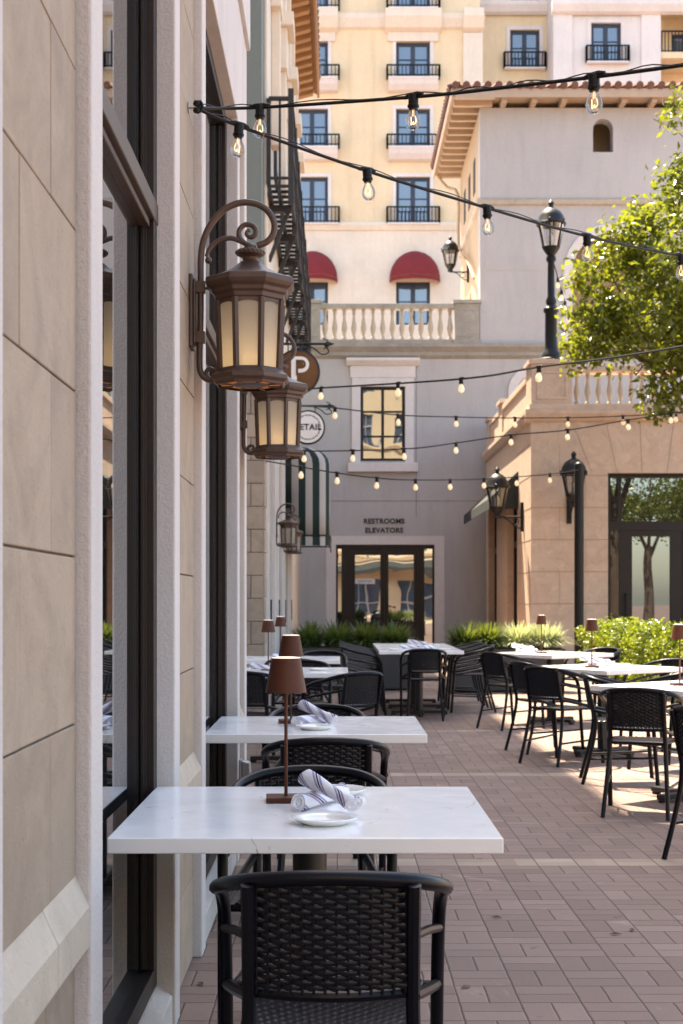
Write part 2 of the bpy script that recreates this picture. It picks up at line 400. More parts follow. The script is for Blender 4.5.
# ------------------------------------------------------------------ helpers for buildings
def wall_cells(mb, axis, a0, a1, z0, z1, t0, t1, holes):
    "slab wall with rectangular holes; axis 'x': spans x, thickness in y; axis 'y': spans y, thickness in x"
    xs = sorted({a0, a1, *[h[0] for h in holes], *[h[1] for h in holes]}); xs = [x for x in xs if a0 <= x <= a1]
    for xa, xb in zip(xs[:-1], xs[1:]):
        hs = sorted([(h[2], h[3]) for h in holes if h[0] < (xa + xb) / 2 < h[1]])
        z = z0
        for (ha, hb) in hs + [(z1, z1)]:
            if ha > z + 1e-6:
                if axis == 'x': mb.box(xa, xb, t0, t1, z, ha)
                else: mb.box(t0, t1, xa, xb, z, ha)
            z = max(z, hb)
BAL = [(.055, 0), (.06, .02), (.06, .05), (.04, .07), (.035, .10), (.05, .16), (.072, .24), (.075, .29), (.06, .37), (.04, .46), (.03, .54), (.038, .58), (.05, .60), (.035, .63), (.05, .66), (.055, .70)]
def baluster_mesh(h):
    k = h / .70; mb = MB(); mb.lathe([(r * k * .95, z * k) for r, z in BAL], 12); return mb
def text_mesh(txt, size, loc, rot, mat, parent, name, depth=.01, align='CENTER', world=True, bold=0):
    cu = bpy.data.curves.new('t', 'FONT'); cu.body = txt; cu.size = size; cu.extrude = depth; cu.space_character = 1.06; cu.align_x = align; cu.align_y = 'CENTER'; cu.offset = bold
    o = bpy.data.objects.new('t', cu); col.objects.link(o); bpy.context.view_layer.update()
    dg = bpy.context.evaluated_depsgraph_get(); me = bpy.data.meshes.new_from_object(o.evaluated_get(dg))
    bpy.data.objects.remove(o); me.name = name; me.materials.clear(); me.materials.append(mat)
    r = bpy.data.objects.new(name, me); link(r, parent)
    off = root_loc(parent) if world else Vector((0, 0, 0))
    r.location = Vector(loc) - off; r.rotation_euler = rot; return r
def railing(mb, pts, h, pitch=.13, top=.03, r=.009):
    for a, b in zip(pts[:-1], pts[1:]):
        a = Vector(a); b = Vector(b); L = (b - a).length; n = max(2, int(L / pitch))
        mb.bar(a + Vector((0, 0, h)), b + Vector((0, 0, h)), top * 1.5, top); mb.bar(a + Vector((0, 0, .08)), b + Vector((0, 0, .08)), top, top * .7)
        for i in range(n + 1):
            p = a.lerp(b, i / n); q = r * (1.8 if i in (0, n) else 1)
            mb.box(p.x - q, p.x + q, p.y - q, p.y + q, p.z, p.z + h)

# ------------------------------------------------------------------ the restaurant front on the left
XO, XP, XG, XF = -.497, -.527, -.594, -.553
rest = thing('restaurant_building', 'restaurant front of stone panels, white ribs and tall dark windows along the left edge', 'building', (-1.6, 2, 0))
TOPH = 3.74
piers = [(1.99, 3.02), (4.37, 5.39), (7.14, 7.82), (-.6, .62)]
for (a, b) in piers:
    m = MB(); m.box(-.72, -.56, a, b, 0, 12)
    m.box(-.56, XO, a, a + .13, 0, TOPH + .6); m.box(-.56, XO, b - .14, b, 0, TOPH + .6)
    m.box(-.56, XO, a + .13, b - .14, TOPH, TOPH + .6)
    pier = obj('pier', m, M['trim'], rest, True, bevel=.006)
    # stone panel of separate blocks with thin joints
    m = MB(); z = .76; row = 0; ya, yb = a + .1325, b - .1425
    zs = [.76, 1.07, 1.407, 1.74, 2.065, 2.39, 2.72, 3.05, 3.38, 3.73]
    for z0, z1 in zip(zs[:-1], zs[1:]):
        cut = [ya] + [c for c in np.arange(ya + (.24 if row % 2 else .50), yb - .08, .62)] + [yb]
        for c0, c1 in zip(cut[:-1], cut[1:]):
            m.box(-.5575, XP + random.uniform(-.0012, .0012), c0 + .0016, c1 - .0016, z0 + .002, z1 - .002)
        row += 1
    for z0, z1 in ((.004, .30), (.304, .60)):
        mid = ya + (yb - ya) * (.45 if z0 < .1 else .62)
        m.box(-.5575, XP - .004, ya, mid - .002, z0, z1); m.box(-.5575, XP - .004, mid + .002, yb, z0, z1)
    obj('stone_panel', m, M['stone'], pier, True, bevel=.0025)
    m = MB(); m.box(-.559, XP - .009, a + .131, b - .141, .003, 3.735); obj('mortar_bed', m, M['mortar'], pier, True)
    m = MB(); mid = a + .13 + (b - a) * .42
    for c0, c1 in ((a + .132, mid - .0015), (mid + .0015, b - .142)):
        m.prism([(-.53, .60), (-.504, .615), (-.5, .62), (-.5, .70), (-.504, .708), (-.53, .765)], 'y', c0, c1)
    obj('base_moulding', m, M['stone_pale'], pier, True, bevel=.003)
for (a, b) in ((.62, 1.99), (3.02, 4.37), (5.39, 7.14)):
    m = MB(); e = .003
    m.box(-.604, XF, a + e, a + .075, .20, TOPH - .06); m.box(-.604, XF, b - .075, b - e, .20, TOPH - .06)
    m.box(-.604, XF, a + e, b - e, TOPH - .06, TOPH - e); m.box(-.604, XF, a + e, b - e, .14, .20)
    for q in (.030, .052):   # glazing stops
        m.box(-.592, -.565 - q * .3, b - .075 - q * .35, b - .0755, .205, TOPH - .065)
    win = obj('window', m, M['bronze_frame'], rest, True, bevel=.002)
    m = MB(); m.box(-.60, -.548, a + e, b - .004, 2.468, 2.53); m.box(-.60, -.565, a + .076, b - .0765, 2.445, 2.4675)
    obj('transom', m, M['frame_edge'], win, True, bevel=.004)
    m = MB(); m.box(XG - .006, XG, a + .07, b - .07, .2, TOPH - .06); obj('pane', m, M['glass'], win, True)
    m = MB(); m.prism([(-.718, 0), (-.505, 0), (-.505, .105), (-.552, .137), (-.718, .139)], 'y', a + .002, b - .002); obj('sill', m, M['trim'], win, True, bevel=.004)
for (a, b) in ((.62, 1.99), (3.02, 4.37), (5.39, 7.14)):
    m = MB(); m.box(-.75, XO - .001, a + .001, b - .001, TOPH, TOPH + .6); obj('lintel', m, M['trim'], rest, True, bevel=.004)
m = MB(); m.box(-6, -1.251, -.6, 7.82, 0, 12); m.box(-1.25, -.56, 7.821, 8.0, 0, 12); m.box(-6, -1.6, 8.001, 17.25, 0, 19.5); m.box(-6, -1.6, -.6, 7.82, 12.001, 19.5); m.box(-1.249, XO + .02, -.6, 7.82, TOPH + .601, 12)  # unseen set-back blocks made taller to set the shadow edge on the paving
obj('upper_wall_and_shadow_block', m, M['trim'], rest, True)
m = MB(); m.box(-1.25, -1.2, -.59, 7.81, .01, TOPH + .59); m.box(-1.199, -.73, -.59, 7.81, .005, .02); obj('interior', m, M['curtain'], rest, True)
# electric box on the third pier
t = thing('outlet_cover', 'small grey weatherproof outlet cover low on the pier beside the second white table', 'outlet cover', (XO, 7.25, .44))
m = MB(); m.box(0, .012, -.055, .055, -.07, .07); obj('back_plate', m, M['zinc'], t, bevel=.003)
m = MB(); m.prism([(.012, -.06), (.05, -.055), (.06, -.02), (.055, .055), (.012, .065)], 'y', -.045, .045); obj('flap_cover', m, M['zinc'], t, bevel=.008)

# ------------------------------------------------------------------ further shop block on the left
XS = -.9
shop = thing('shop_block', 'tall shop block beyond the restaurant with stone corner, timber eave and steel balcony', 'building', (-1.6, 17.3, 0))
m = MB(); m.box(-5.9, -1.25, 17.36, 34.6, 0, 4.3)
wall_cells(m, 'y', 17.36, 34.6, 0, 4.3, -1.249, XS, [(18.2, 19.6, 0, 3.4), (20.8, 22.3, 0, 3.4), (23.4, 24.9, 0, 3.2), (26.5, 28.5, 0, 3.2)])
obj('ground_floor_wall', m, M['hotel_pale'], shop, True)
m = MB(); z = .5; r_ = 0
m.box(-1.7, -.87, 17.27, 17.3595, .001, .48)
while z < 4.2:
    cuts = [-1.7, -1.25 + (.2 if r_ % 2 else 0), XS + .02]
    for a, b in zip(cuts[:-1], cuts[1:]): m.box(a + .004, b - .004, 17.3, 17.3595, z + .004, z + .276)
    m.box(XS + .001, XS + .02, 17.3, 17.3 + (.55 if r_ % 2 else .35), z + .004, z + .276)
    z += .28; r_ += 1
obj('stone_quoins', m, M['stone'], shop, True, bevel=.006)
m = MB(); m.box(-1.7, XS - .002, 17.32, 17.359, .4, 4.2); obj('mortar_bed', m, M['mortar'], shop, True)
m = MB()
for (a, b) in ((17.9, 18.2), (19.6, 20.8), (22.3, 23.4), (24.9, 26.5)):
    m.box(XS + .001, XS + .05, a + .05, a + .2, 0, 3.9); m.box(XS + .001, XS + .05, b - .2, b - .05, 0, 3.9)
m.box(XS + .001, XS + .12, 17.9, 34.5, 3.95, 4.28)
obj('pilaster_trim', m, M['trim'], shop, True, bevel=.008)
for (a, b, h) in ((18.2, 19.6, 3.4), (20.8, 22.3, 3.4), (23.4, 24.9, 3.2), (26.5, 28.5, 3.2)):
    m = MB(); m.box(-1.06, XS - .04, a + .002, a + .1, .001, h - .002); m.box(-1.06, XS - .04, b - .1, b - .002, .001, h - .002); m.box(-1.06, XS - .04, a + .1, b - .1, h - .12, h - .002)
    m.box(-1.06, XS - .04, a + .1, b - .1, .001, .25); m.box(-1.05, XS - .05, a + .1, b - .1, 2.3, 2.42)
    d_ = obj('shop_door', m, M['bronze_frame'], shop, True)
    m = MB(); m.box(-1.0, -.99, a + .1, b - .1, .25, h - .12); obj('pane', m, M['glass'], d_, True)
    m = MB(); m.tube([(XS - .04, a + .14, .95), (XS + .05, a + .14, .95), (XS + .05, a + .14, 1.32), (XS - .04, a + .14, 1.32)], .014, 6); obj('handle', m, M['black_iron'], d_, True)
m = MB(); m.box(-5.9, XS - .02, 17.34, 34.6, 4.301, 12.2); m.box(-5.9, -1.62, 17.34, 34.6, 12.201, 18); obj('upper_wall_and_shadow_block', m, M['green_wall'], shop, True)  # block above the eave is unseen, added to extend the ground shadow
m = MB(); m.box(XS - .019, XS + .02, 17.9, 34.6, 4.31, 12.1)
for y in (19.0, 21.2, 23.4, 25.6, 27.8):
    m.box(XS + .021, XS + .14, y, y + .25, 7.4, 11.6); m.box(XS + .021, XS + .26, y - .25, y + .5, 9.8, 10.0); m.box(XS + .021, XS + .16, y - .15, y + .4, 9.2, 9.8)
obj('street_facade', m, M['hotel_pale'], shop, True, bevel=.01)
for y in (20.1, 22.3, 24.5, 26.7):
    m = MB(); m.box(XS + .021, XS + .06, y - .35, y + .45, 7.2, 9.1); f = obj('window', m, M['navy'], shop, True)
    m = MB(); m.box(XS + .061, XS + .066, y - .27, y + .37, 7.3, 9.0); obj('pane', m, M['glass_blue'], f, True)
ev = MB()
ev.prism([(XS - .6, 12.55), (-.42, 12.05), (-.42, 12.2), (XS - .6, 12.75)], 'y', 22.5, 30.2)
for y in np.arange(22.7, 30.2, .42): ev.prism([(XS + .021, 11.85), (-.5, 11.95), (-.5, 12.06), (XS + .021, 12.16)], 'y', y, y + .16)
ev.box(-.42, -.37, 22.5, 30.2, 11.98, 12.24)
obj('timber_eave', ev, M['wood_eave'], shop, True, bevel=.008)
m = MB()
for y in np.arange(22.5, 30.2, .3): m.tube([(XS - 1.6, y, 13.1), (-.38, y, 12.28)], .13, 8)
obj('roof_tiles', m, M['terracotta'], shop, True)
# steel walkway
bl = MB(); X0, X1 = XS + .021, -.58
for x in (X0 + .03, (X0 + X1) / 2, X1): bl.box(x - .02, x + .02, 17.9, 30, 6.42, 6.52)
for y in np.arange(17.9, 30.01, .24): bl.box(X0, X1, y, y + .05, 6.521, 6.55)
walk = obj('steel_walkway', bl, M['dark_steel'], shop, True)
bl = MB(); railing(bl, [(X0 + .02, 17.9, 6.551), (X1, 17.9, 6.551), (X1, 30, 6.551)], 1.08, .22, .04, .014)
for y in np.arange(17.9, 30.1, 1.5): bl.box(X1 - .035, X1 + .035, y - .035, y + .035, 6.3, 7.75)
bl.box(X1 + .006, X1 + .026, 17.9, 30, 7.02, 7.08)
obj('railing', bl, M['dark_steel'], walk, True)
for y in np.arange(18.4, 30, 1.5):
    bl = MB(); bl.bar((X0, y, 5.7), (X1 - .02, y, 6.42), .05, .05); bl.box(X0, X1, y - .05, y + .05, 6.33, 6.419); obj('bracket', bl, M['dark_steel'], walk, True)

# striped awning (rounded in plan)
aw = thing('striped_awning', 'tall dark green and white striped rounded awning on the left shop wall', 'awning', (XS, 24, 2.2))
prof = []; U = []
path = [(XS + .02, 24.0), (-.34, 24.0)] + [(-.34 + .22 * math.sin(t), 24.22 - .22 * math.cos(t)) for t in np.linspace(.2, PI / 2, 6)] + [(-.12, 26.6)]
nz = 8; vs = []; fs = []; uvs = []; acc = [0]
for a, b in zip(path[:-1], path[1:]): acc.append(acc[-1] + math.dist(a, b))
for j in range(nz + 1):
    if j <= 3: z, k = 2.42 + j * .40, 0.0
    else:
        t = (j - 3) / (nz - 3) * PI / 2; z, k = 3.62 + .30 * math.sin(t), 1 - math.cos(t)
    for (x, y) in path: vs.append((x + (XS + .03 - x) * k * .55, y + (25.3 - y) * k * .12, z))
npth = len(path)
for j in range(nz):
    for i in range(npth - 1): fs.append((j * npth + i, j * npth + i + 1, (j + 1) * npth + i + 1, (j + 1) * npth + i))
m = MB(); m.add(vs, fs, True); can = obj('canopy', m, M['stripe'], aw, True, angle=60)
uvl = can.data.uv_layers.new(name='UVMap')
for lp in can.data.loops: uvl.data[lp.index].uv = (acc[lp.vertex_index % npth] / .236 + .02, 0)
sol = can.modifiers.new('cloth', 'SOLIDIFY'); sol.thickness = .012
m = MB()
for z in (2.41, 2.22): m.tube([(x + .006, y - .006, z) for x, y in path], .014, 6)
for i, (x, y) in enumerate(path):
    if i % 2 == 0: m.tube([(x, y, 2.22), (x, y, 2.41)], .01, 5)
obj('frame', m, M['black_iron'], aw, True)
m = MB(); vs = []; fs = []
for (x, y) in path: vs += [(x, y, 2.24), (x, y, 2.40)]
for i in range(npth - 1): fs.append((2 * i, 2 * i + 2, 2 * i + 3, 2 * i + 1))
m.add(vs, fs); val = obj('valance', m, M['stripe'], aw, True)
uvl = val.data.uv_layers.new(name='UVMap')
for lp in val.data.loops: uvl.data[lp.index].uv = (acc[lp.vertex_index // 2] / .236 + .02, 0)

# hanging signs
def sign(name, label, px, py, d, rad, dark):
    c = P(px, py, d); t = thing(name, label, 'sign', (XS + .02, d, c.z))
    za = c.z + rad + .09; xr = -.14
    m = MB(); m.tube([(XS + .02, d, za), (xr, d, za)], .016, 8); m.lathe([(.001, 0), (.035, .01), (.03, .05), (.001, .12)], 10, M=Matrix.Translation((xr - .01, d, za)) @ Matrix.Rotation(PI / 2, 4, 'Y'))
    for s in (-1, 1): m.tube([(xr, d, za + .0), (xr + .03, d, za + s * .045), (xr - .03, d, za + s * .06)], .008, 5)
    for x in (c.x - rad * .45, c.x + rad * .45): m.tube([(x, d, za), (x, d, c.z + rad * .86)], .007, 5)
    m.tube([(c.x + rad * .3, d, za - .01), (c.x + rad * .8, d, za - .06), (c.x + rad * 1.15, d, za - .13), (c.x + rad * 1.5, d, za - .10), (xr - .02, d, za - .01)], .009, 6, sub=4)
    m.box(XS + .021, XS + .04, d - .04, d + .04, za - .22, za + .16)
    obj('bracket', m, M['black_iron'], t, True)
    Mx = Matrix.Translation(c) @ Matrix.Rotation(PI / 2, 4, 'X')
    m = MB(); m.lathe([(rad, -.03), (rad + .022, -.02), (rad + .022, .02), (rad, .03)], 40, M=Mx); ring = obj('rim', m, M['black_iron'], t, True)
    m = MB(); m.lathe([(rad * .985, -.034), (rad * .985, .034)], 40, M=Mx); obj('face', m, M['sign_bronze'] if dark else M['sign_white'], t, True)
    return t, c
t, c = sign('parking_sign', 'round bronze hanging sign with a white letter P', 297.5, 372, 17.8, .262, True)
text_mesh('P', .46, (c.x + .02, 17.8 - .04, c.z + .0), (R(90), 0, 0), M['sign_white'], t, 'letter', .004, bold=.012)
text_mesh('P', .29, (c.x + .035, 17.8 - .047, c.z + .035), (R(90), 0, 0), M['sign_bronze'], t, 'inlay', .003)
t, c = sign('retail_sign', 'round white hanging sign with a black rim reading RETAIL', 308, 427.5, 22, .245, False)
text_mesh('RETAIL', .128, (c.x, 22 - .038, c.z), (R(90), 0, 0), M['sign_dark'], t, 'lettering', .003, bold=.003)
for k in range(10):
    a = R(90 - k * 36); 
    if abs(math.sin(a)) < .3: continue
    m = MB(); Mx = Matrix.Translation((c.x + .185 * math.cos(a), 22 - .036, c.z + .185 * math.sin(a))) @ Matrix.Rotation(-(a - PI / 2), 4, 'Y')
    for q in (-.04, -.012, .018, .044): m.box(q - .008, q + .008, -.002, .002, -.012, .012, Mx)
    obj('ring_mark', m, M['sign_dark'], t, True)

# ------------------------------------------------------------------ lavender building across the end
YE = 36.0; endb = thing('stucco_building', 'lavender stucco building closing the courtyard with terrace, tower and double doors', 'building', (0, YE, 0))
m = MB()
dx0, dx1 = P(336, 0, YE).x, P(434.5, 0, YE).x; dz = 2.72
wx0, wx1, wz0, wz1 = P(360.5, 0, YE).x, P(405, 0, YE).x, 4.84, 6.72
wall_cells(m, 'x', -5.8, 14, 0, 7.75, YE, YE + .35, [(dx0, dx1, 0, dz), (wx0, wx1, wz0, wz1), (4.55, 5.35, 5.0, 6.6)])
m.box(-5.8, 14, YE + .36, 41.5, 7.5, 7.745)
main = obj('end_wall', m, M['lav'], endb, True)
m = MB(); m.box(-5.8, 3.60, YE + .4, 41.6, 0, 7.4); m.box(3.63, 14, YE + 2.5, 41.6, .0, 7.4); obj('interior', m, M['interior'], endb, True)
m = MB(); m.prism([(YE - .002, 7.42), (YE - .10, 7.50), (YE - .10, 7.58), (YE - .22, 7.70), (YE - .22, 7.78), (YE - .002, 7.79)], 'x', -5.8, 14); obj('cornice', m, M['stone_grey'], endb, True)
# control joints
m = MB(); 
for z in (3.82,): m.box(-1.2, 3.7, YE - .004, YE - .001, z, z + .012)
m.box(2.0, 2.012, YE - .004, YE - .001, 3.4, 7.4); obj('control_joint', m, M['mortar'], endb, True)
# terrace balustrade
zt = 7.79; hb = 1.02
m = MB()
for (a, b) in ((-5.8, -5.3), (-.74, -.42), (2.98, 3.60)):
    m.box(a, b, YE - .1, YE + .25, zt, zt + hb); m.box(a - .05, b + .05, YE - .15, YE + .3, zt + hb, zt + hb + .09); m.box(a - .04, b + .04, YE - .14, YE + .29, zt + .001, zt + .10)
    m.box(a + .07, b - .07, YE - .115, YE - .1, zt + .18, zt + .22); m.box(a + .07, b - .07, YE - .115, YE - .1, zt + .84, zt + .88)
for (a, b) in ((-5.3, -.74), (-.42, 2.98)):
    m.box(a, b, YE - .06, YE + .2, zt + .001, zt + .12); m.box(a, b, YE - .09, YE + .23, zt + .90, zt + 1.02)
bal = obj('balustrade', m, M['stone_grey'], endb, True, bevel=.012)
bm_ = None
for x in np.linspace(-.30, 2.86, 14):
    if bm_ is None:
        bm_ = obj('baluster', baluster_mesh(.78), M['stone_pale'], bal); o = bm_
    else: o = bm_.copy(); col.objects.link(o); o.parent = bal
    o.location = (x, .07, zt + .12)
# window in the end wall
m = MB(); f = .07
m.box(wx0 + .002, wx1 - .002, YE + .05, YE + .13, wz0, wz0 + f); m.box(wx0 + .002, wx1 - .002, YE + .05, YE + .13, wz1 - f, wz1)
for x in (wx0 + .002, (wx0 + wx1) / 2 - f / 2 , wx1 - f - .002): m.box(x, x + f, YE + .05, YE + .13, wz0 + f, wz1 - f)
for k in (1, 2): z = wz0 + (wz1 - wz0) * k / 3; m.box(wx0 + f, wx1 - f, YE + .055, YE + .125, z - .022, z + .022)
wn = obj('window', m, M['bronze_frame'], endb, True)
m = MB(); m.box(wx0 + .01, wx1 - .01, YE + .09, YE + .1, wz0 + .01, wz1 - .01); obj('pane', m, M['glass_dark_wavy'], wn, True)
m = MB(); cx0, cx1 = wx0 - .22, wx1 + .22
m.box(cx0, wx0, YE - .05, YE - .001, wz0 - .05, wz1 + .22); m.box(wx1, cx1, YE - .05, YE - .001, wz0 - .05, wz1 + .22); m.box(wx0, wx1, YE - .05, YE - .001, wz1, wz1 + .22)
m.box(cx0 - .04, cx1 + .04, YE - .06, YE - .001, wz1 + .221, wz1 + .52)
m.prism([(YE - .001, wz1 + .521), (YE - .08, wz1 + .521), (YE - .2, wz1 + .64), (YE - .2, wz1 + .70), (YE - .001, wz1 + .74)], 'x', cx0 - .14, cx1 + .14)
m.box(cx0 - .10, cx1 + .10, YE - .14, YE - .001, wz0 - .28, wz0 - .051)
obj('surround', m, M['hotel_white'], wn, True, bevel=.01)
# double doors
m = MB(); yf0, yf1 = YE + .06, YE + .16
px = lambda x: P(x, 0, YE).x
m.box(dx0 + .003, dx1 - .003, yf0, yf1, dz - .10, dz - .003)
for (a, b) in ((dx0 + .003, dx0 + .05), (px(341.5), px(351)), (px(418), px(424.5)), (dx1 - .05, dx1 - .003)): m.box(a, b, yf0, yf1, 0, dz - .10)
for (a, b) in ((dx0 + .05, px(341.5)), (px(424.5), dx1 - .05)): m.box(a, b, yf0, yf1, 0, .2)
df = obj('door_frame', m, M['bronze_frame'], endb, True)
for (a, b) in ((dx0 + .05, px(341.5)), (px(424.5), dx1 - .05)):
    m = MB(); m.box(a, b, YE + .1, YE + .11, .2, dz - .1); obj('sidelight_pane', m, M['glass_wavy'], df, True)
for (a, b, hx) in ((px(351), px(384.5), 381), (px(384.5), px(418), 388)):
    m = MB(); a += .004; b -= .004
    m.box(a, a + .10, yf0 + .01, yf1 - .01, .01, dz - .105); m.box(b - .10, b, yf0 + .01, yf1 - .01, .01, dz - .105)
    m.box(a + .1, b - .1, yf0 + .01, yf1 - .01, dz - .26, dz - .105); m.box(a + .1, b - .1, yf0 + .01, yf1 - .01, .01, .75)
    dr = obj('door', m, M['bronze_frame'], endb, True)
    m = MB(); m.box(a + .1, b - .1, YE + .105, YE + .115, .75, dz - .26); obj('pane', m, M['glass_wavy'], dr, True)
    m = MB(); x = px(hx); m.tube([(x, yf0, .95), (x, yf0 - .07, .98), (x, yf0 - .07, 1.32), (x, yf0, 1.35)], .014, 6); obj('handle', m, M['black_iron'], dr, True)
    if hx == 381:
        m = MB(); m.box(px(354.8), px(375), YE + .098, YE + .104, 1.73, 1.86); nt_ = obj('notice', m, M['sign_white'], dr, True)
        text_mesh('ELEVATOR', .07, (px(364.9), YE + .096, 1.795), (R(90), 0, 0), M['dark_steel'], nt_, 'lettering', .001)
m = MB(); m.box(dx0 - .25, dx0 - .002, YE - .03, YE - .001, 0, dz + .22); m.box(dx1 + .002, dx1 + .25, YE - .03, YE - .001, 0, dz + .22); m.box(dx0 - .002, dx1 + .002, YE - .03, YE - .001, dz + .002, dz + .22)
obj('door_surround', m, M['hotel_white'], endb, True)
text_mesh('RESTROOMS', .176, (px(384), YE - .012, 3.31), (R(90), 0, 0), M['sign_dark'], endb, 'lettering', .006, bold=.005)
text_mesh('ELEVATORS', .176, (px(384), YE - .012, 3.08), (R(90), 0, 0), M['sign_dark'], endb, 'lettering', .006, bold=.005)
# arched window near the corner
m = MB()
def arch_ring(mb, cx, zs, ri, ro, y0, y1, zb, n=14):
    pin = [(cx - ri, zb), (cx - ri, zs)] + [(cx - ri * math.cos(t), zs + ri * math.sin(t)) for t in np.linspace(0, PI, n)][1:-1] + [(cx + ri, zs), (cx + ri, zb)]
    pou = [(cx - ro, zb), (cx - ro, zs)] + [(cx - ro * math.cos(t), zs + ro * math.sin(t)) for t in np.linspace(0, PI, n)][1:-1] + [(cx + ro, zs), (cx + ro, zb)]
    k = len(pin)
    for i in range(k - 1):
        a, b, c_, d_ = pin[i], pin[i + 1], pou[i + 1], pou[i]
        vs = [(p[0], y, p[1]) for y in (y0, y1) for p in (a, b, c_, d_)]
        mb.add(vs, [(0, 1, 2, 3), (7, 6, 5, 4), (0, 4, 5, 1), (1, 5, 6, 2), (2, 6, 7, 3), (3, 7, 4, 0)])
def arch_fill(mb, cx, zs, r, y, zb, n=18):
    pts = [(cx - r, y, zb)] + [(cx - r * math.cos(t), y, zs + r * math.sin(t)) for t in np.linspace(0, PI, n)] + [(cx + r, y, zb)]
    mb.add(pts, [tuple(range(len(pts)))])
m = MB(); arch_ring(m, 4.95, 6.6, .40, .62, YE - .06, YE + .05, 5.0)
aw_ = obj('arched_window', m, M['hotel_white'], endb, True)
m = MB(); arch_fill(m, 4.95, 6.6, .40, YE + .02, 5.0); obj('pane', m, M['glass_wavy'], aw_, True)
m = MB(); m.box(4.93, 4.97, YE - .01, YE + .018, 5, 7.0); m.box(4.55, 5.35, YE - .009, YE + .017, 5.7, 5.74); m.box(4.55, 5.35, YE - .009, YE + .017, 6.58, 6.62); obj('glazing_bar', m, M['bronze_frame'], aw_, True)
# tower
TX = 3.62; tz = 13.78
m = MB()
wall_cells(m, 'x', TX, 14, 7.80, tz, YE, YE + .4, [(6.48, 6.99, 12.66, 13.507), (5.95, 8.0, 7.81, 10.627)])

def spandrel(mb, cx, zs, r, y0, y1, n=16):
    "fill the corners between a semicircular arch and the square head (height r) of its hole"
    for i in range(n):
        t0, t1 = PI * i / n, PI * (i + 1) / n
        a = (cx - r * math.cos(t0), zs + r * math.sin(t0)); b = (cx - r * math.cos(t1), zs + r * math.sin(t1)); T_ = zs + r + .002
        vs = [(p[0], y, p[1]) for y in (y0, y1) for p in (a, b, (b[0], T_), (a[0], T_))]
        mb.add(vs, [(0, 1, 2, 3), (7, 6, 5, 4), (0, 4, 5, 1)])
spandrel(m, 6.735, 13.25, .255, YE, YE + .4); spandrel(m, 6.975, 9.6, 1.025, YE, YE + .4)
tw = obj('tower_wall', m, M['lav'], endb, True)
m = MB(); m.box(TX, TX + .3, YE + .401, 41.6, 7.80, tz); obj('tower_side_wall_bounce_tint', m, M['tan_trim_and_bounce'], endb, True)  # tan colour stands in for warm bounce light on the stucco
m = MB(); m.box(TX + .32, 13.9, YE + 1.2, 41.5, 7.81, tz - .05); obj('tower_core', m, M['tan_trim_and_bounce'], endb, True)
m = MB(); arch_ring(m, 6.975, 9.601, 1.025, 1.25, YE - .04, YE + .02, 7.81); obj('arch_surround', m, M['hotel_white'], endb, True)
m = MB()
m.box(5.95, 8.0, YE + .39, YE + .4, 7.81, 7.82); obj('threshold', m, M['stone_grey'], endb, True)
m = MB(); m.prism([(YE - .001, 11.30), (YE - .07, 11.33), (YE - .09, 11.43), (YE - .001, 11.5)], 'x', TX - .07, 14); m.prism([(TX - .001, 11.30), (TX - .07, 11.33), (TX - .09, 11.43), (TX - .001, 11.5)], 'y', YE, 41.6)
m.box(TX - .001, 14, YE - .004, YE - .001, 9.66, 9.672); m.box(6.73, 6.745, YE - .004, YE - .001, 9.7, 11.3)
obj('string_course', m, M['stone_pale'], endb, True)
# eave: soffit boards, rafter tails, fascia, tiles
ex, ey = 2.90, YE - .5
m = MB(); m.box(ex, 14, ey, 42.3, tz + .151, tz + .21)
for y in np.arange(YE - .7, 42.2, .55): m.box(ex + .06, TX + .3, y, y + .14, tz, tz + .15)
for x in np.arange(TX + .5, 14, .75): m.box(x, x + .14, ey + .06, YE + .2, tz, tz + .15)
m.box(ex - .05, ex, ey - .05, 42.3, tz + .08, tz + .30); m.box(ex, 14, ey - .05, ey, tz + .08, tz + .30)
obj('tower_eave', m, M['soffit_tan'], endb, True, bevel=.01)
m = MB()
def tile_slope(mb, x0, x1, y, z): 
    for x in np.arange(x0, x1, .27): mb.tube([(x, y, z), (x, y + min(2.6, x - x0 + .2), z + .27 * min(2.6, x - x0 + .2))], .095, 8)
tile_slope(m, ex + .05, 14, ey - .12, tz + .36)
for y in np.arange(ey + .1, 42.3, .27): l_ = min(2.6, y - ey + .2); m.tube([(ex - .12, y, tz + .36), (ex - .12 + l_, y, tz + .36 + .27 * l_)], .095, 8)
m.box(ex + .1, 14, ey + .15, 42.2, tz + .211, tz + .34)
obj('roof_tiles', m, M['terracotta'], endb, True)
m = MB(); m.tube([(ex + .05, 41.9, tz + .05), (ex + .35, 41.9, tz - .3), (TX - .1, 41.3, tz - .7), (TX - .1, 41.2, 11.6), (TX - .1, 38.2, 10.4), (TX - .1, 36.6, 9.6)], .04, 8, sub=3); obj('downspout', m, M['tan_trim_and_bounce'], endb, True)
for y, z in ((37.2, 12.0), (38.6, 12.0), (40.0, 12.0)):
    m = MB(); m.box(TX - .012, TX - .001, y, y + .5, z, z + .9); obj('vent_slot', m, M['interior'], endb, True)
m = MB(); 
m.box(TX - .02, TX - .001, 38.4, 40.4, 7.85, 9.6); obj('side_niche', m, M['wood_eave'], endb, True)

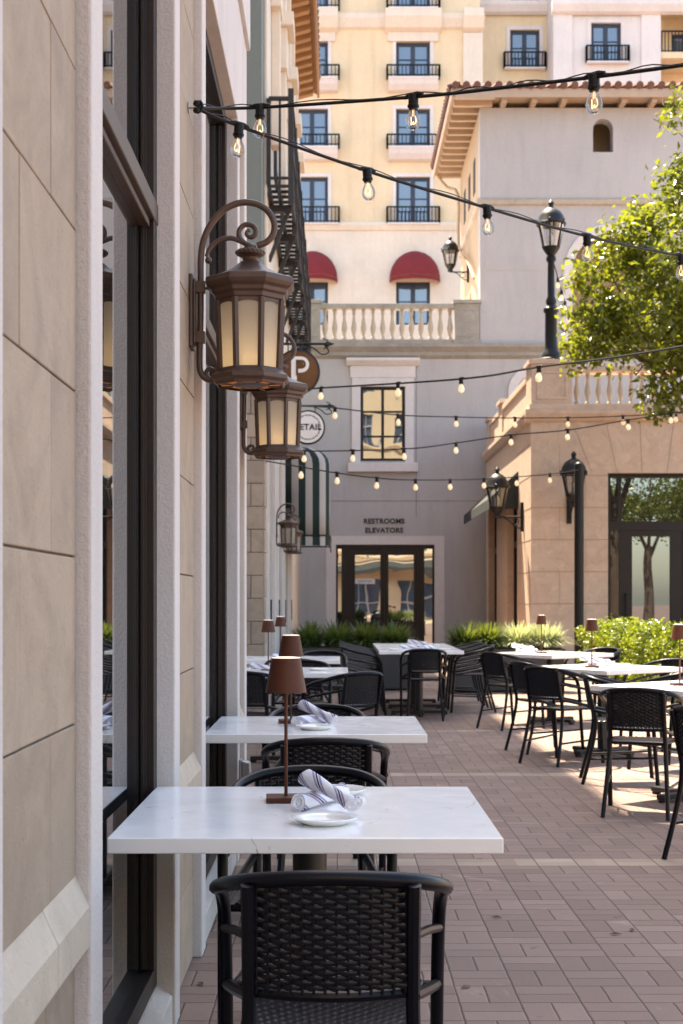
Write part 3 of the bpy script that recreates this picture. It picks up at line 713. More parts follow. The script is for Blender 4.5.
# ------------------------------------------------------------------ hotel
YH = 65.0; hotel = thing('hotel_building', 'cream hotel rising behind the terrace with navy windows and iron balconies', 'building', (0, YH, 0))
hx = lambda x, d=YH: (x - VX) * d / F
hz = lambda y, d=YH: CH + (VY - y) * d / F
m = MB()
wins = []   # (x0,x1,ztop,zbot,y)
for (a, b) in ((hx(296), hx(328)), (hx(396), hx(430))):
    for (yt, yb_) in ((-28, 7), (42, 79), (109, 147), (177, 224), (282, 325)): wins.append((a, b, hz(yb_), hz(yt)))
wall_cells(m, 'x', -4, hx(480), 0, 33, YH, YH + .6, [(a, b, z0, z1) for a, b, z0, z1 in wins])
obj('main_wall', m, M['hotel'], hotel, True)
m = MB(); m.box(-3.9, hx(480) - .1, YH + .61, YH + 12, 0, 33); obj('core', m, M['curtain'], hotel, True)
m = MB(); wall_cells(m, 'x', -4, hx(480) + .03, hz(363), hz(231), YH - .06, YH - .002, [(a, b, hz(325), hz(282)) for a, b in ((hx(296), hx(328)), (hx(396), hx(430)))]); obj('lower_storey_wall', m, M['hotel_pale'], hotel, True)
m = MB()
m.prism([(YH - .001, hz(231)), (YH - .12, hz(231)), (YH - .2, hz(226)), (YH - .2, hz(223)), (YH - .001, hz(222))], 'x', -4, hx(480) + .15)
for (a, b, p) in ((-4, hx(480) + .2, .25),): m.prism([(YH - .001, hz(30)), (YH - p * .5, hz(28)), (YH - p, hz(20)), (YH - p, hz(15)), (YH - .001, hz(13))], 'x', a, b)
for (a, b) in ((hx(385), hx(441)), (hx(285), hx(338)), (hx(463), hx(483))):
    m.prism([(YH - .001, hz(34)), (YH - .3, hz(30)), (YH - .5, hz(20)), (YH - .5, hz(12)), (YH - .001, hz(10))], 'x', a, b)
    m.box(a + .12, b - .12, YH - .1, YH - .002, hz(42), hz(33)) if b < hx(450) else m.box(a, b - .02, YH - .16, YH - .002, hz(222), hz(34))
obj('cornice', m, M['hotel_pale'], hotel, True, bevel=.02)
for x in (350, 373):
    m = MB(); m.box(hx(x) - .03, hx(x) + .03, YH - .03, YH - .001, hz(222), hz(34)); obj('wall_rib', m, M['hotel'], hotel, True)
for (a, b, z0, z1) in wins:
    if z1 < hz(250): continue
    m = MB(); m.box(a - .16, a, YH - .05, YH - .001, z0, z1 + .16); m.box(b, b + .16, YH - .05, YH - .001, z0, z1 + .16); m.box(a, b, YH - .05, YH - .001, z1, z1 + .16)
    obj('window_surround', m, M['hotel_white'], hotel, True)
def hotel_window(a, b, z0, z1, y, parent):
    m = MB(); f = .14; yy0, yy1 = y + .12, y + .24
    m.box(a + .003, a + f, yy0, yy1, z0, z1 - .003); m.box(b - f, b - .003, yy0, yy1, z0, z1 - .003); m.box(a + f, b - f, yy0, yy1, z1 - f, z1 - .003); m.box(a + f, b - f, yy0, yy1, z0, z0 + .1)
    c = (a + b) / 2; m.box(c - .1, c + .1, yy0, yy1, z0 + .1, z1 - f)
    z = z0 + (z1 - z0) * .55; m.box(a + f, c - .1, yy0 + .03, yy1 - .03, z - .025, z + .025); m.box(c + .1, b - f, yy0 + .03, yy1 - .03, z - .025, z + .025)
    wdw = obj('window', m, M['navy'], parent, True)
    m = MB(); m.box(a + .05, b - .05, y + .18, y + .19, z0, z1 - .05); obj('pane', m, M['glass_blue'], wdw, True)
def hotel_balcony(a, b, z, y, parent, corbel):
    m = MB()
    if corbel:
        prof_ = [(.0, -.62), (.25, -.55), (.42, -.32), (.48, -.12), (.52, -.1), (.52, 0), (0, 0)]
        m.prism([(y - p, z + q) for p, q in prof_[::-1]], 'x', a + .06, b - .06)
    else: m.box(a, b, y - .28, y - .001, z - .08, z)
    bal_ = obj('balcony', m, M['hotel_white'], parent, True, bevel=.06 if corbel else .01)
    m = MB(); q = .46 if corbel else .24; railing(m, [(a, y - .01, z), (a, y - q, z), (b, y - q, z), (b, y - .01, z)], .52 if corbel else .72, .16, .055, .02)
    obj('railing', m, M['black_iron'], bal_, True)
for (a, b, z0, z1) in wins: hotel_window(a, b, z0, z1, YH if z1 > hz(250) else YH - .05, hotel)
for cx in (313, 413):
    for (yy, cb) in ((80, True), (149, True), (224, False), (11, True)):
        hotel_balcony(hx(cx - 26), hx(cx + 26), hz(yy), YH, hotel, cb)
# right wings
Y2, Y3 = 68.0, 66.0
m = MB(); w2 = (hx(510, Y2), hx(539.5, Y2), hz(68, Y2), hz(30, Y2)); w2b = (hx(510, Y2), hx(539.5, Y2), hz(2, Y2), hz(-36, Y2))
wall_cells(m, 'x', hx(480) + .02, hx(556, Y2), 0, 33, Y2, Y2 + .5, [w2, w2b]); obj('recessed_wall', m, M['hotel'], hotel, True)
m = MB(); w3 = (hx(591, Y3), hx(621, Y3), hz(62, Y3), hz(23, Y3)); w3b = (hx(591, Y3), hx(621, Y3), hz(-8, Y3), hz(-46, Y3))
wall_cells(m, 'x', hx(553, Y3), hx(661, Y3), 0, 33, Y3, Y3 + .5, [w3, w3b]); m.box(hx(553, Y3), hx(553, Y3) + .4, Y3 + .501, Y2, 0, 33)
m.box(hx(553, Y3), hx(572, Y3), Y3 - .12, Y3 - .001, 0, hz(12, Y3)); m.box(hx(641, Y3), hx(660, Y3), Y3 - .12, Y3 - .001, 0, hz(12, Y3))
obj('white_wing_wall', m, M['hotel_white'], hotel, True)
m = MB(); m.box(hx(480), 30, Y2 + .6, Y2 + 10, 0, 33); obj('core', m, M['curtain'], hotel, True)
m = MB(); w4 = (hx(672, Y2), hx(700, Y2), hz(72, Y2), hz(34, Y2)); wall_cells(m, 'x', hx(656, Y2), 30, 0, 33, Y2, Y2 + .5, [w4]); m.box(hx(661, Y3), 30, Y3, Y2 - .001, hz(20, Y2), hz(12, Y2)); m.box(hx(661, Y3), 30, Y3, Y2 - .001, hz(74, Y2), hz(68, Y2)); obj('loggia_wall', m, M['hotel'], hotel, True)
for q, y in ((w2, Y2), (w2b, Y2), (w3, Y3), (w3b, Y3), (w4, Y2)): hotel_window(*q, y, hotel)
hotel_balcony(hx(504, Y2), hx(545, Y2), hz(69, Y2), Y2, hotel, False); hotel_balcony(hx(586, Y3), hx(628, Y3), hz(63, Y3), Y3, hotel, False)
m = MB(); railing(m, [(hx(661, Y3) + .05, Y3 + .1, hz(68, Y2) + .001), (30, Y3 + .1, hz(68, Y2) + .001)], 1.0, .16, .055, .02); obj('railing', m, M['black_iron'], hotel, True)
m = MB()
for (a, b, y) in ((hx(480) + .05, hx(556, Y2), Y2), (hx(551, Y3), hx(663, Y3), Y3), (hx(661, Y3), 30, Y3 - .01)):
    o_ = 0 if y < Y2 else 0
    m.prism([(y - .13, hz(16, y)), (y - .3, hz(14, y)), (y - .45, hz(8, y)), (y - .45, hz(4, y)), (y - .13, hz(2, y))], 'x', a, b)
obj('cornice', m, M['hotel_white'], hotel, True)
for (a, b, z0, z1), y in ((w2, Y2), (w3, Y3)):
    m = MB(); m.box(a - .18, a, y - .05, y - .001, z0, z1 + .18); m.box(b, b + .18, y - .05, y - .001, z0, z1 + .18); m.box(a, b, y - .05, y - .001, z1, z1 + .18)
    obj('window_surround', m, M['hotel_white'], hotel, True)
# dome awnings
for (a, b, lb) in ((303, 337.5, 'dark red dome awning left, half behind the steel walkway'), (389.5, 440, 'dark red dome awning over the window above the middle of the balustrade')):
    if a < 350: a = 288.0
    cx, rx = (hx(a) + hx(b)) / 2, (hx(b) - hx(a)) / 2; z0 = hz(279)
    t = thing('dome_awning', lb, 'awning', (cx, YH - .06, z0), 0, 'red awnings on the hotel')
    m = MB(); vs = []; fs = []; nu, nv = 16, 7
    for j in range(nv + 1):
        e = PI / 2 * j / nv
        for i in range(nu + 1):
            th = PI * i / nu; vs.append((-rx * math.cos(th) * (math.cos(e) if j else 1) , -1.0 * math.sin(th) * math.cos(e) - .002, 1.24 * math.sin(e)))
    for j in range(nv):
        for i in range(nu): fs.append((j * (nu + 1) + i, j * (nu + 1) + i + 1, (j + 1) * (nu + 1) + i + 1, (j + 1) * (nu + 1) + i))
    m.add(vs, fs, True); obj('canopy', m, M['red_canvas'], t, angle=70)
    m = MB(); vs = []; fs = []
    for i in range(nu + 1):
        th = PI * i / nu; vs += [(-rx * math.cos(th), -math.sin(th) - .002, -.02), (-rx * math.cos(th), -math.sin(th) - .002, -.2)]
    for i in range(nu): fs.append((2 * i, 2 * i + 2, 2 * i + 3, 2 * i + 1))
    m.add(vs, fs, True); obj('valance', m, M['red_canvas'], t)

# ------------------------------------------------------------------ tan stone building on the right
YR, XR = 27.5, 3.75; rb = thing('limestone_building', 'tan limestone building on the right with glazed doors and a balustraded roof terrace', 'building', (XR, YR, 0))
rx = lambda x: P(x, 0, YR).x; rz = lambda y: P(0, y, YR).z
ox0 = rx(608); oz = rz(473); ztop = rz(411)
m = MB(); wall_cells(m, 'x', XR, 16, 0, ztop, YR, YR + .5, [(ox0, 12.5, 0, oz)])
wall_cells(m, 'y', YR + .501, YE - .25, 0, ztop, XR, XR + .5, [(29.6, 31.4, 0, 3.6), (33.4, 35.2, 0, 3.6)])
m.box(XR + .501, 16, YR + .501, YE - .25, ztop - .3, ztop)
obj('wall', m, M['stone_tan'], rb, True)
m = MB(); m.box(XR + .8, 15.8, YR + 1.2, YE - .3, 0, ztop - .31); obj('interior', m, M['interior'], rb, True)
m = MB()   # joints of the facing stones and the flat arch
for z in np.arange(.62, 5.0, .62):
    if z < oz - .05: m.box(XR - .001, ox0, YR - .004, YR - .0005, z, z + .016)
    m.box(XR - .004, XR - .0005, YR + .002, 29.55, z, z + .01)
for k, xx in enumerate((572, 606, 640, 674)): m.bar((rx(xx), YR - .002, ztop - .2), (rx(xx + (20 - k * 9)), YR - .002, oz + .02), .012, .003)
for i, z in enumerate(np.arange(0, 4.3, .62)): m.box(4.3 + (i % 2) * .5, 4.31 + (i % 2) * .5, YR - .003, YR - .0005, z, z + .62)
obj('stone_joint', m, M['stone_joint'], rb, True)
m = MB(); m.prism([(YR - .001, ztop - .22), (YR - .06, ztop - .18), (YR - .12, ztop - .06), (YR - .12, ztop + .02), (YR - .001, ztop + .02)], 'x', XR - .12, 16)
m.prism([(XR - .001, ztop - .22), (XR - .06, ztop - .18), (XR - .12, ztop - .06), (XR - .12, ztop + .02), (XR - .001, ztop + .02)], 'y', YR - .001, YE - .25)
obj('cornice', m, M['stone_tan'], rb, True)
m = MB(); z0 = ZR = ztop + .021
def pedestal(mb, x0, x1, y0, y1, h):
    mb.box(x0, x1, y0, y1, z0, z0 + h); mb.box(x0 - .05, x1 + .05, y0 - .05, y1 + .05, z0 + h, z0 + h + .09); mb.box(x0 - .04, x1 + .04, y0 - .04, y1 + .04, z0, z0 + .11)
    mb.box(x0 + .1, x1 - .1, y0 - .015, y0, z0 + .2, z0 + .24); mb.box(x0 + .1, x1 - .1, y0 - .015, y0, z0 + h - .18, z0 + h - .14)
    mb.box(x0 + .1, x0 + .14, y0 - .015, y0, z0 + .24, z0 + h - .18); mb.box(x1 - .14, x1 - .1, y0 - .015, y0, z0 + .24, z0 + h - .18)
pedestal(m, XR, rx(572), YR - .05, YR + .7, .88); pedestal(m, 9.2, 9.9, YR - .05, YR + .5, .88)
pedestal(m, XR, XR + .45, 32.3, 33.0, .80); pedestal(m, XR, XR + .45, 35.0, 35.6, .75)
m.box(rx(572), 9.2, YR + .0, YR + .35, z0, z0 + .12); m.box(rx(572), 9.2, YR - .03, YR + .38, z0 + .74, z0 + .86)
m.box(XR + .03, XR + .33, YR + .7, 32.3, z0, z0 + .62); m.box(XR - .01, XR + .37, YR + .7, 32.3, z0 + .62, z0 + .74); m.box(XR + .03, XR + .33, 33.0, 35.0, z0, z0 + .6); m.box(XR - .01, XR + .37, 33.0, 35.0, z0 + .6, z0 + .70)
bal2 = obj('balustrade', m, M['stone_tan'], rb, True, bevel=.01); bm_ = None
for x in np.arange(rx(572) + .12, 9.1, .212):
    if bm_ is None: bm_ = obj('baluster', baluster_mesh(.62), M['stone_pale'], bal2); o = bm_
    else: o = bm_.copy(); col.objects.link(o); o.parent = bal2
    o.location = (x - XR, .17, z0 + .12)
# entrance glazing
m = MB(); y0, y1 = YR + .12, YR + .22; e = .003
m.box(ox0 + e, ox0 + .07, y0, y1, 0, oz - e); m.box(ox0 + .07, 12.4, y0, y1, oz - .08, oz - e); m.box(rx(620), rx(622.5), y0, y1, rz(521), oz - .08); m.box(ox0 + .07, 12.4, y0, y1, rz(530), rz(521)); 
m.box(rx(684), rx(690), y0, y1, 0, rz(530)); m.box(ox0 + .07, rx(621), y0, y1, 0, .5); m.box(9, 9.15, y0, y1, 0, oz - .08)
ent = obj('entrance_frame', m, M['bronze_frame'], rb, True)
m = MB(); m.box(ox0 + .02, 12.3, YR + .17, YR + .18, rz(521), oz - .05); m.box(ox0 + .02, rx(621), YR + .17, YR + .18, .5, rz(530)); m.box(rx(690), 12.3, YR + .17, YR + .18, .1, rz(530)); obj('pane', m, M['glass'], ent, True)
m = MB(); a, b = rx(621), rx(684) - .005
m.box(a, rx(633.5), y0 + .01, y1 - .01, .01, rz(530) - e); m.box(rx(672), b, y0 + .01, y1 - .01, .01, rz(530) - e); m.box(rx(633.5), rx(672), y0 + .01, y1 - .01, rz(536), rz(530) - e); m.box(rx(633.5), rx(672), y0 + .01, y1 - .01, .01, .35)
dr = obj('glazed_door', m, M['bronze_frame'], rb, True)
m = MB(); m.box(rx(633.5), rx(672), YR + .17, YR + .18, .35, rz(536)); obj('pane', m, M['glass'], dr, True)
m = MB(); m.tube([(rx(627), y0, .95), (rx(627), y0 - .07, 1.0), (rx(627), y0 - .07, 1.4), (rx(627), y0, 1.45)], .016, 6); obj('handle', m, M['black_iron'], dr, True)
for (a, b) in ((29.6, 31.4), (33.4, 35.2)):
    m = MB(); m.box(XR + .15, XR + .25, a + e, a + .12, 0, 3.6 - e); m.box(XR + .15, XR + .25, b - .12, b - e, 0, 3.6 - e); m.box(XR + .15, XR + .25, a + .12, b - .12, 2.45, 2.6); m.box(XR + .15, XR + .25, a + .12, b - .12, 3.45, 3.6 - e); m.box(XR + .15, XR + .25, (a + b) / 2 - .07, (a + b) / 2 + .07, 0, 2.45)
    sdw = obj('side_door', m, M['bronze_frame'], rb, True)
    m = MB(); m.box(XR + .19, XR + .2, a + .1, b - .1, .1, 3.5); obj('pane', m, M['glass'], sdw, True)
t = thing('shed_awning', 'small black shed awning over the side door of the limestone building', 'awning', (XR, 30.5, 3.4))
m = MB(); m.prism([(XR - .002, 3.98), (XR - .6, 3.42), (XR - .6, 3.39), (XR - .002, 3.93)], 'y', 29.4, 35.3); obj('canopy', m, M['black_canvas'], t, True)
m = MB(); m.box(XR - .605, XR - .59, 29.4, 35.3, 3.2, 3.388); m.add([(XR - .002, 29.41, 3.92), (XR - .59, 29.41, 3.38), (XR - .59, 29.41, 3.2), (XR - .002, 29.41, 3.2)], [(0, 1, 2, 3)]); obj('valance', m, M['black_canvas'], t, True)

# ------------------------------------------------------------------ building across the street behind the camera (shows in the glass)
sb = thing('street_building', 'tall cream building across the street with white windows and dark awnings', 'building', (0, -22, 0))
m = MB(); holes = [(x, x + 2.0, z, z + 1.9) for x in np.arange(-13, 7, 3.4) for z in (4.6, 8.2, 11.8, 15.2)] + [(x, x + 2.4, 0.2, 2.6) for x in np.arange(-13, 7, 3.4)]
wall_cells(m, 'x', -16, 9, 0, 19, -22.5, -22, holes); m.box(-16, 9, -30, -22.6, 0, 19); obj('wall', m, M['hotel'], sb, True)
m = MB()
for z in (4.0, 7.6, 11.2, 18.4): m.box(-16, 9, -21.9, -21.999, z, z + .35)
obj('string_course', m, M['tan_trim_and_bounce'], sb, True)
for (a, b, z0, z1) in holes:
    m = MB()
    for x in np.linspace(a, b, 4): m.box(x - .04, x + .04, -22.3, -22.15, z0, z1)
    for z in np.linspace(z0, z1, 3): m.box(a, b, -22.28, -22.17, z - .04, z + .04)
    f_ = obj('window', m, M['trim'], sb, True); m = MB(); m.box(a, b, -22.26, -22.25, z0, z1); obj('pane', m, M['glass_blue'], f_, True)
m = MB(); m.prism([(-22, 3.7), (-20.8, 3.1), (-20.8, 2.9), (-22, 3.5)], 'x', -16, 9); obj('canopy', m, M['black_canvas'], sb, True)
m = MB(); m.prism([(-30, 19), (-21.2, 19), (-26, 21)], 'x', -16.5, 9.5); obj('roof', m, M['terracotta'], sb, True)

# ------------------------------------------------------------------ foliage helpers
def leaf_mesh(name, pts, nrm, size, mat, parent, fold=.25, aspect=.5):
    N = len(pts); nrm = nrm / (np.linalg.norm(nrm, axis=1, keepdims=True) + 1e-9)
    rd = RNG.normal(size=(N, 3)); t = np.cross(nrm, rd); t /= (np.linalg.norm(t, axis=1, keepdims=True) + 1e-9)
    s_ = np.cross(nrm, t); L = (size * RNG.uniform(.65, 1.25, N))[:, None]
    a = pts; b = pts + t * L
    mid = pts + t * L * .5
    l = mid + s_ * L * aspect * .5 + nrm * L * fold * .5; r = mid - s_ * L * aspect * .5 + nrm * L * fold * .5
    v = np.stack([a, l, b, r], 1).reshape(-1, 3)
    me = bpy.data.meshes.new(name); me.vertices.add(4 * N); me.vertices.foreach_set('co', v.ravel())
    me.loops.add(6 * N); me.polygons.add(2 * N)
    base_ = np.arange(N)[:, None] * 4; idx = np.concatenate([base_ + np.array([[0, 2, 1]]), base_ + np.array([[0, 3, 2]])], 1).ravel()
    me.loops.foreach_set('vertex_index', idx); me.polygons.foreach_set('loop_start', np.arange(2 * N) * 3); me.polygons.foreach_set('loop_total', np.full(2 * N, 3))
    me.materials.append(mat); me.update(); me.validate()
    o = bpy.data.objects.new(name, me); link(o, parent); return o
def crown_points(lobes, per, spread, gap=.25):
    P_, N_ = [], []
    for (c, r) in lobes:
        c = np.array(c); r = np.array(r)
        K_ = max(14, int(per * min(1.0, float(np.prod(r)) ** .55))); n = RNG.normal(size=(K_, 3)); n /= np.linalg.norm(n, axis=1, keepdims=True)
        rr = RNG.uniform(.45, 1.12, K_) ** .7
        ctr = c + n * r * rr[:, None]
        for q, nn in zip(ctr, n):
            k = RNG.integers(9, 22)
            off = RNG.normal(size=(k, 3)) * spread
            P_.append(q + off); N_.append(nn * .5 + RNG.normal(size=(k, 3)) * .7 + np.array([0, 0, .5]))
    return np.concatenate(P_), np.concatenate(N_)
def tree(label, loc, lobes, per, size, trunk_r, limbs, mat, spread=.17):
    t = thing('street_tree', label, 'tree', loc)
    pts, nr = crown_points(lobes, per, spread); leaf_mesh('crown', pts, nr, size, mat, t)
    m = MB(); m.tube([(0, 0, 0), (.05, .03, 1.2), (-.03, .05, 2.6), (.02, 0, 3.6)], [trunk_r * 1.3, trunk_r, trunk_r * .85, trunk_r * .7], 10, sub=3); tr = obj('trunk', m, M['bark'], t)
    for (c, r) in limbs:
        c = Vector(c); m = MB(); s0 = Vector((0, .03, random.uniform(2.4, 3.4))); mid = s0.lerp(c, .55) + Vector((random.uniform(-.2, .2), random.uniform(-.2, .2), random.uniform(.1, .4)))
        m.tube([s0, mid, c], [r, r * .6, r * .2], 7, sub=4)
        for k in range(4):
            q = mid.lerp(c, random.uniform(.2, .9)); e_ = q + Vector((random.uniform(-.8, .8), random.uniform(-.8, .8), random.uniform(-.1, .7)))
            m.tube([q, q.lerp(e_, .5) + Vector((0, 0, .1)), e_], [r * .3, r * .2, .008], 5)
        obj('branch', m, M['bark'], t)
    return t
# lobes local to trunk base (6.5, 22)
LB = [((-.1, 0, 6.6), (1.9, 1.9, 1.6)), ((-1.55, -.3, 5.55), (1.15, 1.1, .62)), ((-1.2, -.5, 6.5), (1.05, 1.1, .75)), ((-.5, .2, 5.4), (1.0, 1.2, .6)), ((.6, -.3, 7.7), (1.4, 1.5, .9)), ((-.6, -.4, 7.35), (.8, .8, .55)),
      ((1.4, .3, 6.2), (1.5, 1.7, 1.2)), ((.5, -1.0, 5.7), (1.4, 1.1, .75)), ((-2.45, -.2, 5.6), (.55, .5, .3)), ((-1.05, -.4, 8.75), (.38, .4, .25)), ((-1.45, -.2, 4.55), (.30, .3, .38)), ((-2.25, -.3, 6.6), (.40, .4, .25)), ((-2.7, 0, 5.2), (.3, .3, .2)), ((-.9, -.6, 4.9), (.4, .4, .3)), ((-1.9, -.4, 7.0), (.3, .3, .22)), ((-2.65, -.3, 6.15), (.28, .3, .18)), ((-1.3, -.3, 7.75), (.3, .3, .2))]
tree('broad leafy tree with sunlit glossy leaves hanging in from the right above the hedge', (6.5, 22, 0), LB, 185, .135, .16, [((-2.3, -.2, 5.3), .07), ((-1.1, -.4, 7.2), .07), ((1.2, .3, 6.4), .08), ((-2.4, -.2, 6.5), .03), ((-1.4, -.2, 4.6), .02), ((.5, -.8, 7.6), .07), ((-1.2, -.3, 4.5), .05), ((-1.1, -.4, 8.7), .03)], M['leaf'], .13)
ST = tree('shade tree by the street reflected in the door glass', (13.2, -5, 0), [((0, 0, 6.0), (2.2, 2.2, 1.6)), ((-1.2, .3, 4.9), (1.4, 1.4, .9)), ((1.4, -.3, 5.2), (1.4, 1.4, 1.1))], 170, .19, .2, [((-1.2, .3, 5), .09), ((1.3, 0, 5.5), .09), ((0, .4, 6.5), .09)], M['leaf'], .2)
# boxwood hedge
dup(ST, 'shade tree farther along the street, behind the first', (17.5, -9, 0), 1.3); dup(ST, 'shade tree at the street corner beside the tall cream building', (11.2, -13, 0), 2.6)
hb_spots = [(4.68, 24.2, .92), (4.70, 22.5, .95), (4.72, 20.7, .92), (4.72, 18.9, .95), (4.74, 17.1, .92)]
hb_lab = ['far clipped boxwood beside the slim black pole', 'second boxwood from the slim black pole', 'middle boxwood of the row under the tree', 'fourth boxwood from the slim black pole', 'boxwood at the near end of the row by the right edge']
for (x, y, h), lb in zip(hb_spots, hb_lab):
    t = thing('boxwood_shrub', lb, 'shrub', (x, y, 0), 0, 'boxwood shrubs along the limestone front')
    K = 2600; n = RNG.normal(size=(K, 3)); n /= np.linalg.norm(n, axis=1, keepdims=True)
    p_ = np.sign(n) * np.abs(n) ** .55; rr = RNG.uniform(.75, 1.05, K)[:, None]
    lump = 1 + .10 * np.sin(n[:, :1] * 7 + x * 3) * np.cos(n[:, 1:2] * 6 + y) + .07 * np.sin(n[:, 2:3] * 9 + y * 2)
    pts = p_ * np.array([.47, .86, h * .5]) * rr * lump + np.array([0, 0, h * .52])
    pts = np.repeat(pts, 4, 0) + RNG.normal(size=(4 * K, 3)) * .022; nn = np.repeat(n, 4, 0) * .6 + RNG.normal(size=(4 * K, 3)) * .6 + np.array([0, 0, .4])
    pts[:, 2] = np.maximum(pts[:, 2], .03)
    leaf_mesh('foliage', pts, nn, .055, M['box_leaf'], t, aspect=.6)
    m = MB()
    for k in range(5): m.tube([(0, (k - 2) * .1, 0), (random.uniform(-.2, .2), (k - 2) * .25, h * .7)], [.02, .008], 5)
    obj('stem', m, M['bark'], t)
# planters with strappy grass
def grass_plant(label, loc, mat, n, L, group):
    t = thing('lilyturf_plant', label, 'plant', loc, 0, group)
    vs = []; fs = []
    for k in range(n):
        a = random.uniform(0, 2 * PI); b = random.uniform(.3, 1.25); l = L * random.uniform(.6, 1.15); w_ = .017 * random.uniform(.7, 1.3)
        d = Vector((math.cos(a), math.sin(a), 0)); s_ = Vector((-d.y, d.x, 0)); p0 = d * random.uniform(0, .18); o = len(vs)
        for j in range(5):
            tt = j / 4; q = p0 + d * (l * b * .75 * tt ** 1.5) + Vector((0, 0, l * (tt * (1.15 - b * .35) - b * .55 * tt * tt)))
            ww = w_ * (1 - tt * .85); vs += [q - s_ * ww, q + s_ * ww]
        for j in range(4): fs.append((o + 2 * j, o + 2 * j + 1, o + 2 * j + 3, o + 2 * j + 2))
    m = MB(); m.add(vs, fs, True); obj('leaves', m, mat, t, angle=180); return t
for (x0, x1, y, lb, specs) in ((-.62, 1.05, 21.0, 'long low charcoal planter box behind the left tables', [(-.42, 'g'), (-.0, 'g'), (.42, 'g'), (.84, 'g')]), (1.62, 3.25, 20.6, 'long low charcoal planter box behind the right tables', [(1.85, 'g'), (2.2, 'g'), (2.62, 'v'), (3.02, 'v')])):
    t = thing('planter_box', lb, 'planter', ((x0 + x1) / 2, y, 0)); m = MB(); m.box(x0, x1, y - .25, y + .25, .02, .58)
    m.box(x0 - .02, x1 + .02, y - .27, y + .27, .56, .62); obj('box', m, M['planter'], t, True, bevel=.01)
    m = MB(); m.box(x0 + .03, x1 - .03, y - .22, y + .22, .6, .635); obj('soil', m, M['soil'], t, True)
    for k, (x, q) in enumerate(specs):
        pos = ['leftmost', 'second', 'third', 'rightmost'][k]; side = 'left' if x < 1.3 else 'right'
        lab = ('%s dark green strappy lilyturf in the %s planter box' % (pos, side)) if q == 'g' else ('%s pale variegated strappy plant in the right planter box' % ('first' if k == 2 else 'last'))
        grass_plant(lab, (x, y, .63), M['blade'] if q == 'g' else M['blade_var'], 700, .43 if q == 'g' else .43, 'strappy plants in the planter boxes')

